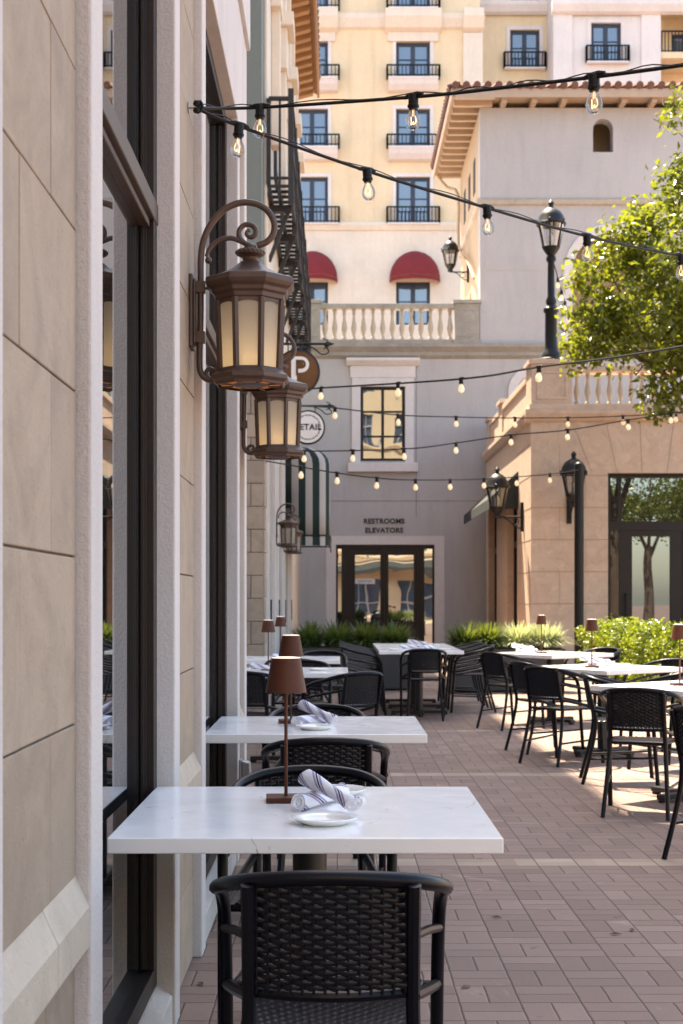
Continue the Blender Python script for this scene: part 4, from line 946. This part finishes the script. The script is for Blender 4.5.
# ------------------------------------------------------------------ wall lanterns (octagonal, brown)
def lantern(name, label, loc, scale=1.0, lit=True, group='brown octagonal wall lanterns'):
    t = thing(name, label, 'wall lantern', loc, 0, group); t.scale = (scale,) * 3
    Z = lambda a: a - 2.355; CX = .216; ph = PI / 8
    q = lambda x, y: Vector(((x / 4.27 + 180 - 249.5) / 279 + CX, 0, (600 - (y / 4.27 + 180)) / 279 + 1.32 - 2.35))
    m = MB(); m.box(.001, .014, -.055, .055, -.13, .13); m.box(.014, .024, -.042, .042, -.115, .115); obj('back_plate', m, M['lantern'], t, bevel=.004)
    m = MB(); m.tube([q(*p) for p in ((150, 852), (112, 850), (86, 822), (80, 770), (84, 600), (85, 420), (86, 330), (97, 258), (127, 190), (180, 130), (246, 98), (312, 98), (366, 126), (397, 176), (396, 226), (369, 262), (326, 280))], .0118, 10, sub=5)
    m.tube([q(*p) for p in ((108, 326), (128, 285), (168, 256), (215, 247), (258, 262), (302, 282))], [.006, .0085, .0095, .0095, .0095, .010], 8, sub=5); m.sphere(q(118, 342), .013, 10)
    sp = [(312, 284), (278, 272), (252, 246), (250, 214), (270, 192), (298, 190), (318, 207), (318, 232), (300, 243), (283, 234), (283, 219), (295, 214)]
    m.tube([q(*p) for p in sp], [.010] * 3 + [.0095] * 5 + [.009, .008, .007, .006], 8, sub=4)
    m.tube([q(*p) for p in ((150, 852), (120, 846), (108, 822), (122, 805), (140, 810), (142, 826), (130, 830))], [.009, .009, .008, .008, .007, .006, .005], 8, sub=4)
    for y in (458, 672):
        a = q(85, y); m.box(.02, a.x + .016, -.016, .016, a.z - .02, a.z + .02)
    a = q(110, 462); m.tube([q(85, 462), q(135, 462)], .005, 6)
    obj('scroll_bracket', m, M['lantern'], t)
    m = MB()
    m.lathe([(.012, Z(2.60)), (.020, Z(2.595)), (.024, Z(2.585)), (.048, Z(2.578)), (.052, Z(2.570)), (.050, Z(2.562)), (.030, Z(2.552)), (.026, Z(2.542)), (.034, Z(2.534))][::-1], 20, (CX, 0, 0))
    for k in range(20): a = 2 * PI * k / 20; m.sphere((CX + .049 * math.cos(a), .049 * math.sin(a), Z(2.570)), .0068, 6)
    m.lathe([(.157, Z(2.468)), (.145, Z(2.476)), (.110, Z(2.488)), (.070, Z(2.508)), (.045, Z(2.528)), (.034, Z(2.537))], 8, (CX, 0, 0), ph, False)
    obj('roof', m, M['lantern'], t)
    m = MB(); m.lathe([(.117, Z(2.386)), (.130, Z(2.393)), (.132, Z(2.408)), (.143, Z(2.415)), (.145, Z(2.428)), (.160, Z(2.438)), (.169, Z(2.450)), (.167, Z(2.469)), (.157, Z(2.473)), (.10, Z(2.47))], 8, (CX, 0, 0), ph, False); obj('eave_ring', m, M['lantern'], t, bevel=.002)
    m = MB(); rt, rbm = .122, .112; zt_, zb_ = Z(2.390), Z(2.146)
    for k in range(8):
        a = ph + 2 * PI * k / 8; d = Vector((math.cos(a), math.sin(a), 0)); c = Vector((CX, 0, 0))
        m.tube([c + d * rbm + Vector((0, 0, zb_)), c + d * rt + Vector((0, 0, zt_))], .0125, 6)
        a2 = ph + 2 * PI * (k + 1) / 8; d2 = Vector((math.cos(a2), math.sin(a2), 0))
        # arched spandrel at the head of every pane
        A, B = c + d * (rt + .002), c + d2 * (rt + .002); vs = []; n = 8
        for i in range(n + 1):
            s_ = i / n; xx = A.lerp(B, s_); hh = .020 * math.sqrt(max(0, 1 - (2 * s_ - 1) ** 2))
            vs += [xx + Vector((0, 0, zt_)), xx + Vector((0, 0, zt_ - .032 + hh))]
        m.add(vs, [(2 * i, 2 * i + 1, 2 * i + 3, 2 * i + 2) for i in range(n)])
        m.add([v - (d + d2) * .004 for v in vs], [(2 * i, 2 * i + 2, 2 * i + 3, 2 * i + 1) for i in range(n)])
    obj('cage', m, M['lantern'], t)
    m = MB(); m.lathe([(.122, Z(2.090)), (.130, Z(2.092)), (.132, Z(2.100)), (.146, Z(2.110)), (.147, Z(2.124)), (.132, Z(2.134)), (.118, Z(2.150)), (.104, Z(2.150)), (.104, Z(2.115)), (.120, Z(2.098))], 8, (CX, 0, 0), ph, False); m.v and None
    m.f = m.f[:-2]; m.m = m.m[:-2]; m.sm = m.sm[:-2]
    for k in range(8): a = PI / 4 * k + ph; m.bar((CX + .07 * math.cos(a), .07 * math.sin(a), Z(2.094)), (CX + .122 * math.cos(a), .122 * math.sin(a), Z(2.094)), .008, .006)
    m.lathe([(.001, Z(2.088)), (.05, Z(2.090)), (.072, Z(2.096))], 8, (CX, 0, 0), ph, False)
    obj('base_ring', m, M['lantern'], t, bevel=.0015)
    m = MB(); m.lathe([(.116, Z(2.098)), (.116, Z(2.100))], 8, (CX, 0, 0), ph, False); obj('bottom_pane', m, M['amber'], t)
    for k in range(8):
        a, a2 = ph + 2 * PI * k / 8, ph + 2 * PI * (k + 1) / 8; m = MB()
        m.add([(CX + r_ * .985 * math.cos(x), r_ * .985 * math.sin(x), z) for (r_, z) in ((rbm, zb_), (rt, zt_)) for x in (a, a2)], [(0, 1, 3, 2)]); obj('pane', m, M['frost'], t)
    if lit:
        m = MB(); m.sphere((CX, 0, Z(2.185)), .022, 12, 1.4); m.tube([(CX, 0, Z(2.115)), (CX, 0, Z(2.17))], .013, 8); obj('lit_bulb', m, M['lantern_bulb'], t)
        L = bpy.data.lights.new('lantern_light', 'POINT'); L.energy = .25; L.color = (1, .70, .40); L.shadow_soft_size = .025
        lo = bpy.data.objects.new('lantern_light', L); col.objects.link(lo); lo.parent = t; lo.location = (CX, 0, Z(2.19))
    return t
lan = lantern('wall_lantern', 'large lit brown octagonal lantern on a scroll bracket, nearest the camera', (XP, 5.1, 2.35))
dup(lan, 'second lit brown octagonal lantern, partly behind the nearest one', (XP, 7.5, 2.335))
def far_lantern(label, loc):
    o = dup(lan, label, loc, scale=.93); 
    for c in list(o.children):
        if c.type == 'LIGHT' or c.name.startswith('lit_bulb'): bpy.data.objects.remove(c)
    return o
far_lantern('unlit small looking scroll lantern just left of the striped awning base', (XS + .022, 19.9, 2.30)); far_lantern('farthest unlit scroll lantern tucked under the striped awning', (XS + .022, 22.6, 2.30))

# ------------------------------------------------------------------ street lamp heads
def lamp_head(mb_iron, glass, c, k, ribs=6):
    c = Vector(c); I = lambda pr: [(r * k, z * k) for r, z in pr]
    mb_iron.lathe(I([(.06, 0), (.09, .03), (.07, .07), (.11, .12), (.16, .20), (.17, .22)]), 16, c)
    glass.lathe(I([(.15, .22), (.24, .62)]), 16, c)
    mb_iron.lathe(I([(.27, .62), (.28, .65), (.26, .68), (.235, .78), (.18, .87), (.10, .93), (.05, .95), (.04, 1.0), (.06, 1.03), (.03, 1.08), (.001, 1.1)]), 16, c)
    for i in range(ribs):
        a = 2 * PI * i / ribs + .3; mb_iron.tube([c + Vector((r * math.cos(a), r * math.sin(a), z)) * k for r, z in ((.16, .2), (.25, .62), (.30, .70))], .014 * k, 5)
def small_bulb(c, k):
    m = MB(); m.lathe([(.03 * k, .2 * k), (.05 * k, .3 * k), (.05 * k, .42 * k), (.001, .48 * k)], 10, c); return m
# tall lamp post on the corner pedestal
c0 = P(551, 358, YR + .32); lp = thing('lamp_post', 'tall dark lamp post with an acorn lantern on the corner pedestal of the terrace', 'lamp post', (c0.x, YR + .32, ZR + .972))
m = MB(); m.lathe([(.27, 0), (.27, .05), (.21, .08), (.20, .14), (.145, .22), (.125, .30), (.115, .95), (.15, 1.0), (.15, 1.05), (.09, 1.12), (.11, 1.2), (.075, 1.28), (.065, 1.95), (.10, 2.0), (.10, 2.03), (.06, 2.08)], 16); obj('post', m, M['black_iron'], lp)
mi, mg = MB(), MB(); lamp_head(mi, mg, (0, 0, 2.02), 1.06); obj('lamp_head', mi, M['black_iron'], lp); obj('globe', mg, M['lamp_glass'], lp); obj('bulb', small_bulb((0, 0, 2.02), 1.06), M['sign_white'], lp)
# bracket lamps
def bracket_lamp(label, wall, out, zc, k):
    "out: horizontal unit vector away from wall; wall: point on wall"
    w_ = Vector(wall); o_ = Vector(out); t = thing('bracket_lamp', label, 'wall lamp', w_, 0, 'dark iron bracket lamps'); L = .52 * k * 1.1
    s_ = Vector((-o_.y, o_.x, 0)); m = MB()
    A = o_ * .0; ax = [o_ * .012 - s_ * .05 * k, o_ * .012 + s_ * .05 * k]
    m.bar(o_ * .015 + Vector((0, 0, -.32 * k)), o_ * .015 + Vector((0, 0, .32 * k)), .10 * k, .03); 
    m.tube([o_ * .02, o_ * L * .6, o_ * L], .022 * k, 8); m.tube([o_ * .02 + Vector((0, 0, -.25 * k)), o_ * L * .3 + Vector((0, 0, -.22 * k)), o_ * L * .55 + Vector((0, 0, -.08 * k)), o_ * L * .8], .014 * k, 6, sub=4)
    m.tube([o_ * (L * .3 + .07 * k * math.cos(a)) + Vector((0, 0, -.1 * k + .07 * k * math.sin(a))) for a in np.linspace(0, 5.5, 14)], .010 * k, 5)
    obj('bracket', m, M['black_iron'], t)
    mi, mg = MB(), MB(); lamp_head(mi, mg, o_ * L, k); obj('lamp_head', mi, M['black_iron'], t); obj('globe', mg, M['lamp_glass'], t); obj('bulb', small_bulb(o_ * L, k), M['sign_white'], t)
bracket_lamp('iron bracket lamp on the sunlit side of the limestone corner', (XR, 28.6, P(0, 517, 28.6).z), (-1, 0, 0), 0, .92)
bracket_lamp('iron bracket lamp on the limestone front behind the slim pole', (P(569, 0, YR).x, YR, P(0, 508, YR).z), (0, -1, 0), 0, .95)
bracket_lamp('iron bracket lamp high on the tower side above the terrace', (TX, 39.0, P(0, 272, 39).z), (-1, 0, 0), 0, .9)
# slim pole
pp = P(579, 464, 25.6); t = thing('light_pole', 'slim black pole behind the hedge end holding the string lights', 'pole', (pp.x, 25.6, 0)); m = MB(); m.tube([(0, 0, 0), (0, 0, pp.z - .03)], .085, 14); m.lathe([(.22, 0), (.22, .02), (.10, .04)], 16); obj('shaft', m, M['black_iron'], t)
m = MB(); m.sphere((0, 0, pp.z - .03), .087, 14, .8); obj('cap', m, M['black_iron'], t)

# ------------------------------------------------------------------ string lights
def bulb_parts():
    s = MB(); s.lathe([(.010, .012), (.020, .008), (.020, -.030), (.023, -.032), (.023, -.040), (.018, -.042), (.017, -.05)], 12); s.tube([(-.045, 0, .004), (-.02, 0, .008), (.02, 0, .008), (.045, 0, .004)], [.007, .011, .011, .007], 8)
    b = MB(); b.lathe([(.013, -.048), (.015, -.056), (.026, -.078), (.030, -.096), (.026, -.115), (.014, -.126), (.001, -.129)], 16)
    f = MB(); f.tube([(.003, 0, -.05), (.004, 0, -.075)], .0012, 4, False); f.tube([(-.003, 0, -.05), (-.004, 0, -.075)], .0012, 4, False)
    f.tube([(-.010, 0, -.075), (-.012, .004, -.095), (-.006, -.004, -.108), (0, .004, -.094), (.006, -.004, -.108), (.012, .004, -.095), (.010, 0, -.075)], .0017, 5, False, sub=3)
    return s, b, f
def string(label, pts, bulbs, group, near, r=.006, k=1.0, ends=None):
    "pts: (px,py,d) along the cable; bulbs: parameter positions as px"
    W = [P(*p) for p in pts]; t = thing('string_light', label, 'string lights', W[0], 0, group)
    path, _ = smooth_path(W, .01, 10); m = MB(); m.tube([p - W[0] for p in path], r, 6)
    if near:
        m.tube([p - W[0] + Vector((0, .01, .012 + .006 * math.sin(i))) for i, p in enumerate(path)], r * .35, 4)
    obj('cable', m, M['rubber'], t)
    proj = [VX + p.x / p.y * F for p in path]
    s, b, f = bulb_parts(); base_ = None
    for bx in bulbs:
        i = min(range(len(proj) - 1), key=lambda j: abs((proj[j] + proj[j + 1]) / 2 - bx)); a, c = proj[i], proj[i + 1]; q = path[i].lerp(path[i + 1], max(0, min(1, (bx - a) / (c - a)))) - W[0]
        dirv = path[i + 1] - path[i]; rz_ = math.atan2(dirv.y, dirv.x)
        if base_ is None:
            so_ = obj('socket', s, M['rubber'], t); bo = obj('bulb', b, M['bulb_glass'] if near else M['bulb_lit'], so_)
            if near: obj('filament', f, M['filament'], so_)
            base_ = so_
        else:
            so_ = base_.copy(); col.objects.link(so_); so_.parent = t
            for ch in base_.children: c_ = ch.copy(); col.objects.link(c_); c_.parent = so_
        so_.location = q; so_.rotation_euler = (random.uniform(-.06, .06), random.uniform(-.06, .06), rz_); so_.scale = (k, k, k)
    return t
G1 = 'string lights over the courtyard'
sA = string('near string of clear bulbs rising from the pier hook to the upper right', [(198, 108, 5.03), (260, 107.5, 5.18), (413, 97, 4.75), (500, 88, 4.5), (594, 77, 4.27), (690, 64, 4.0), (760, 52, 3.8)], [260, 413.5, 594], G1, True, k=.86)
sB = string('near string of clear bulbs falling from the pier hook to the right', [(198, 109, 5.03), (239, 126, 5.12), (367, 171, 5.45), (487, 208, 5.85), (586, 236, 6.3), (681, 256, 6.8), (760, 268, 7.2)], [239, 367, 487, 587, 681], G1, True, k=.88)
m = MB(); h0 = P(198, 108, 5.03)
t = thing('cable_hook', 'small steel eye hook in the pier holding two light cables', 'hook', (XP, 5.03, h0.z)); m.lathe([(.02, 0), (.02, .004)], 12, M=Matrix.Rotation(PI / 2, 4, 'Y')); m.tube([(0, 0, 0), (h0.x - XP - .012, 0, 0)], .004, 6); obj('eye_bolt', m, M['zinc'], t)
m = MB(); q = h0.x - XP
for s_ in (-1, 1): m.lathe([(.003, -.006), (.011, -.008), (.014, 0), (.011, .008), (.003, .006)], 12, (q - .004, 0, s_ * .012 + .004), M=Matrix.Rotation(.0, 4, 'X'))
m.tube([(q - .015, 0, .015), (q + .008, 0, .022), (q + .015, 0, .0), (q, 0, -.015), (q - .015, 0, -.005)], .006, 6, sub=3); obj('cable_knot', m, M['rubber'], t)
string('far bulb string passing the end window head and rising right to the tree', [(285, 391, 15), (321, 388, 14), (461, 379, 12), (539, 367, 11), (610, 358, 10.3), (690, 345, 9.5), (740, 336, 9.1)], [321, 398, 461, 539], G1, False, .009, .9)
string('far bulb string level with the middle of the end window', [(300, 406, 18), (335, 408, 19), (398, 415, 20), (456, 417, 21), (515, 418, 22), (600, 417, 23), (700, 412, 24)], [335, 398, 456, 515, 568, 623, 676], G1, False, .009, 1.15)
string('far bulb string crossing the foot of the end window and the limestone corner', [(243, 447, 17.6), (304, 451, 18), (404, 449, 18.6), (456, 443, 19), (511, 435, 19.4), (568, 430, 19.7), (628, 420, 20), (700, 409, 20.4)], [257, 304, 353, 404, 456, 511, 568, 628, 671], G1, False, .009, 1.1)
string('lowest far bulb string ending at the slim black pole', [(243, 457, 17.3), (301, 467, 18), (337, 473, 18.5), (377, 478, 19.2), (416, 480, 20), (484, 479, 22), (550, 474, 24), (578, 470, 25.5)], [257, 301, 337, 377, 415.5, 450, 484, 517, 550], G1, False, .009, 1.15)
string('short string of bulbs hanging beside the terrace lamp post', [(551, 252, 28), (560, 286, 29), (566, 305, 30), (572, 322, 31), (580, 350, 32)], [558, 561.5, 565, 569], G1, False, .012, 1.5)

# ------------------------------------------------------------------ tables
def make_table(label, x, y, rz):
    t = thing('dining_table', label, 'table', (x, y, 0), rz, 'white topped dining tables')
    m = MB(); m.box(-.475, .475, -.47, .47, .712, .75); obj('tabletop', m, M['quartz'], t, bevel=.003)
    m = MB(); m.lathe([(.045, .05), (.045, .68), (.06, .685), (.06, .7)], 20); m.box(-.2, .2, -.03, .03, .699, .7115); m.box(-.03, .03, -.2, .2, .6985, .711); obj('column', m, M['table_base'], t)
    for a in (0, PI / 2):
        m = MB(); Mx = Matrix.Rotation(a + PI / 4 * 0, 4, 'Z'); z_ = .0 if a == 0 else .0012
        m.box(-.32, .32, -.035, .035, .018 + z_, .052 - z_, Mx); m.lathe([(.03, 0), (.03, .018)], 10, Mx @ Vector((.3, 0, 0))); m.lathe([(.03, 0), (.03, .018)], 10, Mx @ Vector((-.3, 0, 0))); obj('foot_bar', m, M['table_base'], t, bevel=.004)
    return t
TR = -(PI / 2 - math.atan2(.79, .61)) + 0  # rotation of right tables
tabs = [('front white table nearest the camera with lamp and crossed napkins', -.076, 3.875, 0), ('second white table along the left wall', -.092, 6.5, 0), ('third white table along the left wall behind the lamp shades', -.385, 11.57, 0), ('fourth white table along the left wall, farthest of that row', -.445, 13.97, 0),
        ('white table at the near end of the long middle row', .945, 16.37, 0), ('white table in the middle of the long middle row', .945, 17.305, 0), ('white table at the far end of the long middle row', .945, 18.24, 0),
        ('farthest table of the right group before the planter', 2.3, 15.3, R(37.6)), ('middle table of the right group turned corner on', 2.27, 12.15, R(37.6)), ('nearest visible table of the right group cut by the frame', 2.36, 9.45, R(37.6)), ('table just outside the right edge by the nearest right chair', 2.9, 7.5, R(37.6))]
T0 = make_table(*tabs[0])
for lb, x, y, r_ in tabs[1:]: dup(T0, lb, (x, y, 0), r_)

# ------------------------------------------------------------------ chairs
def make_chair(label, x, y, rz):
    t = thing('wicker_armchair', label, 'chair', (x, y, 0), rz, 'black wicker armchairs')
    yb = lambda x_, z_: -.262 + 1.05 * x_ * x_ - (z_ - .6) * .16
    # hoop: top rail, arms and front legs in one tube
    pts = [(-.238, .225, 0), (-.24, .205, .25), (-.241, .19, .45), (-.243, .172, .59), (-.245, .125, .66), (-.246, .03, .695), (-.241, -.08, .718), (-.218, -.185, .745), (-.16, -.255, .766), (-.08, -.285, .776)]
    pts = pts + [(0, -.292, .779)] + [(-a, b, c) for a, b, c in pts[::-1]]
    m = MB(); m.tube(pts, .0155, 10, sub=4); obj('arm_hoop', m, M['chair'], t)
    for s in (-1, 1):
        m = MB(); m.tube([(s * .163, -.275, .762), (s * .163, yb(.163, .6) - .004, .6), (s * .166, -.205, .45), (s * .178, -.235, .25), (s * .195, -.30, .0)], [.0145, .0145, .0145, .014, .0135], 8, sub=4); obj('rear_leg', m, M['chair'], t)
        for pts_, r_ in (([(s * .165, yb(.165, .655), .655), (s * .205, -.03, .617), (s * .243, .165, .577)], .0105), ([(s * .166, -.222, .53), (s * .205, -.02, .487), (s * .240, .19, .443)], .0125), ([(s * .185, -.255, .18), (s * .21, 0, .19), (s * .238, .205, .2)], .008)):
            m = MB(); m.tube(pts_, r_, 8); obj('side_rail', m, M['chair'], t)
    for pts_, r_ in (([(-.163, -.205, .535), (-.08, -.235, .535), (.0, -.245, .535), (.08, -.235, .535), (.163, -.205, .535)], .0125), ([(-.238, .19, .44), (0, .19, .44), (.238, .19, .44)], .011), ([(-.166, -.2, .45), (0, -.2, .45), (.166, -.2, .45)], .011)):
        m = MB(); m.tube(pts_, r_, 8, sub=3); obj('cross_rail', m, M['chair'], t)
    # woven back: flat strands over and under uprights
    m = MB(); nx, rows = 14, 21; z0_, z1_ = .548, .765
    for i in range(nx):
        x_ = -.148 + .296 * i / (nx - 1); m.tube([(x_, yb(x_, z) , z) for z in np.linspace(z0_ - .01, z1_, 4)], .0032, 5, False)
    seg = (nx - 1) * 4 + 0
    for r_ in range(rows):
        zc = z0_ + (z1_ - z0_) * (r_ + .5) / rows; hh = (z1_ - z0_) / rows * .50; vs = []
        for i in range(seg + 1):
            x_ = -.152 + .304 * i / seg; ph_ = PI * (x_ + .148) / (.296 / 13) + (PI if r_ % 2 else 0); o_ = .0032 * math.cos(ph_)
            y_ = yb(x_, zc) + o_; dz_ = .0014 * math.sin(ph_ * 2)
            vs += [(x_, y_ + .0008, zc - hh + dz_), (x_, y_ - .0012, zc + dz_), (x_, y_ + .0008, zc + hh + dz_)]
        fs = []
        for i in range(seg):
            for k in (0, 1): fs.append((3 * i + k, 3 * i + 3 + k, 3 * i + 4 + k, 3 * i + 1 + k))
        m.add(vs, fs, True)
    obj('woven_back', m, M['wicker'], t, angle=80)
    m = MB(); n = 44; vs = []; fs = []
    for j in range(n + 1):
        for i in range(n + 1):
            u, v = i / n, j / n; w_ = .155 + .06 * v; edge = max(abs(2 * u - 1), abs(2 * v - 1))
            z_ = .452 + .0035 * math.sin(u * PI * 22) * math.sin(v * PI * 22) - .010 * (1 - (2 * u - 1) ** 2) * (1 - (2 * v - 1) ** 2) - (.008 if edge > .97 else 0)
            vs.append(((2 * u - 1) * w_, -.2 + .395 * v, z_))
    for j in range(n):
        for i in range(n): a = j * (n + 1) + i; fs.append((a, a + 1, a + n + 2, a + n + 1))
    m.add(vs, fs, True); s_ = obj('woven_seat', m, M['wicker'], t, angle=80); sd_ = s_.modifiers.new('thick', 'SOLIDIFY'); sd_.thickness = .012; sd_.offset = -1
    return t
chairs = [('black wicker armchair closest to the camera, its back filling the bottom of the picture', -.012, 3.06, 0),
 ('wicker armchair on the far side of the front white table, facing the camera', -.085, 4.25, PI), ('wicker armchair on the near side of the second left table, back to the camera', -.046, 5.74, 0.02), ('wicker armchair on the far side of the second left table, facing the camera', -.10, 6.96, PI),
 ('wicker armchair turned leftwards on the near side of the third left table', .04, 10.75, .62), ('wicker armchair against the wall on the near side of the third left table', -.62, 10.85, -.3), ('wicker armchair on the far side of the third left table', -.3, 12.3, PI), ('wicker armchair on the near side of the fourth left table', -.42, 13.25, 0), ('wicker armchair on the far side of the fourth left table', -.15, 14.65, PI),
 ('left side wicker armchair nearest in the long middle row', .33, 16.5, -PI / 2), ('left side wicker armchair second in the long middle row', .33, 17.3, -PI / 2), ('left side wicker armchair farthest in the long middle row', .33, 18.15, -PI / 2),
 ('wicker armchair at the near end of the long middle row, back to the camera', .96, 15.76, 0.0), ('right side wicker armchair nearest in the long middle row', 1.56, 16.85, PI / 2), ('right side wicker armchair second in the long middle row', 1.55, 17.6, PI / 2), ('right side wicker armchair farthest in the long middle row', 1.55, 18.35, PI / 2),
 ('wicker armchair with a sunlit left rim at the farthest right table', 1.80, 14.65, -.98), ('wicker armchair on the left corner of the middle right table, facing right', 1.83, 12.42, -1.2), ('wicker armchair with its back to the camera at the middle right table', 1.83, 11.55, -.835), ('wicker armchair between the middle and nearest right tables, facing right', 2.08, 10.33, -1.7),
 ('wicker armchair with light showing through its back at the nearest right table', 1.90, 8.84, -.36), ('wicker armchair cut by the right edge, nearest of the right group', 2.02, 7.2, -1.1), ('wicker armchair on the far side of the farthest right table', 2.82, 15.75, 2.23), ('wicker armchair on the far side of the middle right table, at the hedge', 2.86, 12.68, 2.23), ('wicker armchair on the near right side of the middle right table', 2.6, 11.05, .657)]
C0 = make_chair(*chairs[0])
for lb, x, y, r_ in chairs[1:]: dup(C0, lb, (x, y, 0), r_)

# ------------------------------------------------------------------ table lamps, plates, napkins
def make_lamp(label, x, y, rz):
    t = thing('table_lamp', label, 'table lamp', (x, y, .7505), rz, 'brown cordless table lamps')
    m = MB(); m.box(-.056, .056, -.05, .05, 0, .015); obj('base', m, M['lampbrown'], t, bevel=.002)
    m = MB(); m.tube([(0, 0, .014), (0, 0, .34)], .0052, 10); obj('stem', m, M['lampbrown'], t)
    m = MB(); m.lathe([(.0575, .308), (.0585, .308), (.0415, .405), (.0405, .405)], 32); m.f = m.f[:-2]; m.m = m.m[:-2]; m.sm = m.sm[:-2]; obj('lamp_shade', m, M['lampbrown'], t)
    m = MB(); m.lathe([(.040, .400), (.040, .4065), (.028, .4085), (.001, .4085)], 32); obj('diffuser_cap', m, M['shade_top'], t)
    return t
lamps = [('tall brown table lamp on the front white table', -.1445, 4.03, .05), ('brown table lamp on the second left table, shade just behind the first', -.2135, 6.6, .1), ('brown table lamp on the third left table near the wall', -.558, 11.55, 0), ('brown table lamp on the fourth left table, smallest of the left row', -.556, 14.0, 0),
 ('brown table lamp on the middle right table before the hedge', 2.15, 12.0, 0), ('brown table lamp on the farthest right table before the limestone wall', 2.2, 15.3, 0), ('brown table lamp on the nearest right table at the right edge', 2.29, 9.5, 0)]
L0 = make_lamp(*lamps[0])
for lb, x, y, r_ in lamps[1:]: dup(L0, lb, (x, y, .7505), r_)
def make_plate(label, x, y):
    m = MB(); m.lathe([(.001, .004), (.05, .004), (.056, .0045), (.060, .010), (.086, .0185), (.0875, .0175), (.0865, .0155), (.062, .003), (.058, 0), (.050, 0), (.048, .0015), (.001, .0015)], 48, smooth=True)
    o = obj('side_plate', m, M['plate'], angle=75); o.location = (x, y, .7505); return tag(o, label, 'plate', 'white side plates')
plates = [('white side plate nearest the camera on the front table', -.031, 3.63), ('white side plate behind the napkins on the front table', .0, 4.17), ('white side plate on the second left table', -.097, 6.27),
 ('white side plate on the near end of the middle row, left', .66, 16.15), ('white side plate on the near end of the middle row, right', 1.22, 16.2), ('white side plate farther back on the middle row', 1.18, 17.5), ('white side plate on the nearest right table', 2.5, 9.35), ('white side plate on the middle right table', 2.45, 12.3), ('white side plate on the third left table', -.15, 11.5)]
P0 = make_plate(*plates[0])
for lb, x, y in plates[1:]: c = P0.copy(); col.objects.link(c); c.location = (x, y, .7505); c['label'] = lb
def make_napkin():
    m = MB(); L, n, ns = .25, 22, 16; vs = []; fs = []
    rings = []
    for i in range(n + 1):
        s = i / n; x = (s - .5) * L; r = .0195 + .002 * math.sin(s * 7) + .003 * (2 * s - 1) ** 2
        for k in range(ns):
            a = 2 * PI * k / ns; rr = r * (1 + .07 * math.sin(2 * a + s * 5) + .04 * math.sin(5 * a + 3 * s))
            xx = x + (.006 * math.sin(a + 1) if i in (0, n) else 0)
            vs.append((xx, rr * math.sin(a) * 1.06, rr * math.cos(a) * .94))
    for i in range(n):
        for k in range(ns): fs.append((i * ns + k, i * ns + (k + 1) % ns, (i + 1) * ns + (k + 1) % ns, (i + 1) * ns + k))
    m.add(vs, fs, True)
    for e_ in (0, n):   # rolled ends: spiral of cloth recessed inside
        o = len(vs); sx = -1 if e_ == 0 else 1; ring = [vs[e_ * ns + k] for k in range(ns)]
        prev = ring; m.cur = 1
        for q, dx in ((.80, -.004), (.62, .002), (.40, -.006), (.15, -.003)):
            nxt = [(v[0] + sx * dx, v[1] * q / (1 if prev is ring else 1), v[2] * q) for v in ring]
            m.add(prev + nxt, [(k, (k + 1) % ns, ns + (k + 1) % ns, ns + k) for k in range(ns)], True); prev = nxt
        m.add(prev, [tuple(range(ns))]); m.cur = 0
    return m
nm = make_napkin(); N0 = None
def napkin_at(label, a, b, roll=0):
    global N0
    a = Vector(a); b = Vector(b)
    if N0 is None: N0 = obj('rolled_napkin', nm, [M['napkin'], M['linen']], angle=180); o = N0
    else: o = N0.copy(); col.objects.link(o)
    o.location = (a + b) / 2; d = (b - a).normalized()
    o.rotation_mode = 'QUATERNION'; o.rotation_quaternion = d.to_track_quat('X', 'Z') @ Matrix.Rotation(roll, 3, 'X').to_quaternion()
    return tag(o, label, 'napkin', 'rolled striped napkins')
zb = .7745
napkin_at('striped rolled napkin lying flat on the front table under the other', (-.135, 3.77, zb), (.045, 4.10, zb), 1.0)
napkin_at('striped rolled napkin propped across the other on the front table', (-.10, 3.97, .835), (.058, 3.72, .776), .2)
napkin_at('striped rolled napkin lying flat on the second left table', (-.19, 6.40, zb), (-.04, 6.62, zb), 2.2)
napkin_at('striped rolled napkin propped on top at the second left table', (-.16, 6.62, .832), (-.02, 6.45, .778), .9)
napkin_at('rolled napkin on the third left table', (-.66, 11.45, .79), (-.50, 11.38, zb), .4); napkin_at('rolled napkin on the fourth left table', (-.60, 13.85, zb), (-.44, 13.95, zb), .4)
for k, (x, y, an, z, lb) in enumerate(((.85, 16.6, .4, zb, 'left napkin of the pile on the middle row'), (.95, 16.75, -.5, .82, 'topmost napkin of the pile on the middle row'), (1.05, 16.55, .9, zb, 'right napkin of the pile on the middle row'), (2.05, 15.35, .5, zb, 'napkin lying on the farthest right table'), (2.0, 15.3, -.6, .815, 'napkin propped on the farthest right table'), (2.25, 12.1, .3, zb, 'napkin lying on the middle right table'), (2.18, 12.0, -.6, .815, 'napkin propped on the middle right table'))):
    d = Vector((math.cos(an), math.sin(an), -.12 if z > .8 else 0)) * .107; napkin_at(lb, Vector((x, y, z)) - d, Vector((x, y, z)) + d, k)

# a few fallen leaves on the pavers
lf = [(615 , 935), (632, 931), (497, 918), (466, 988), (200, 985)]
for k, (x, y) in enumerate(lf):
    d = CH * F / (y - VY); q = P(x, y, d); m = MB()
    m.add([(-.025, 0, .004), (0, .011, .010), (.03, 0, .005), (0, -.011, .009)], [(0, 1, 2), (0, 2, 3)]); o = obj('fallen_leaf', m, M['bark']); o.location = (q.x, q.y, 0); o.rotation_euler = (0, 0, k * 1.3)
    tag(o, ['brown leaf on the pavers near the right edge, left of a pair', 'brown leaf on the pavers near the right edge, right of a pair', 'brown leaf on the pavers near the table corner', 'brown leaf low on the pavers beside the front chair', 'brown leaf at the foot of the left wall'][k], 'leaf', 'fallen leaves')
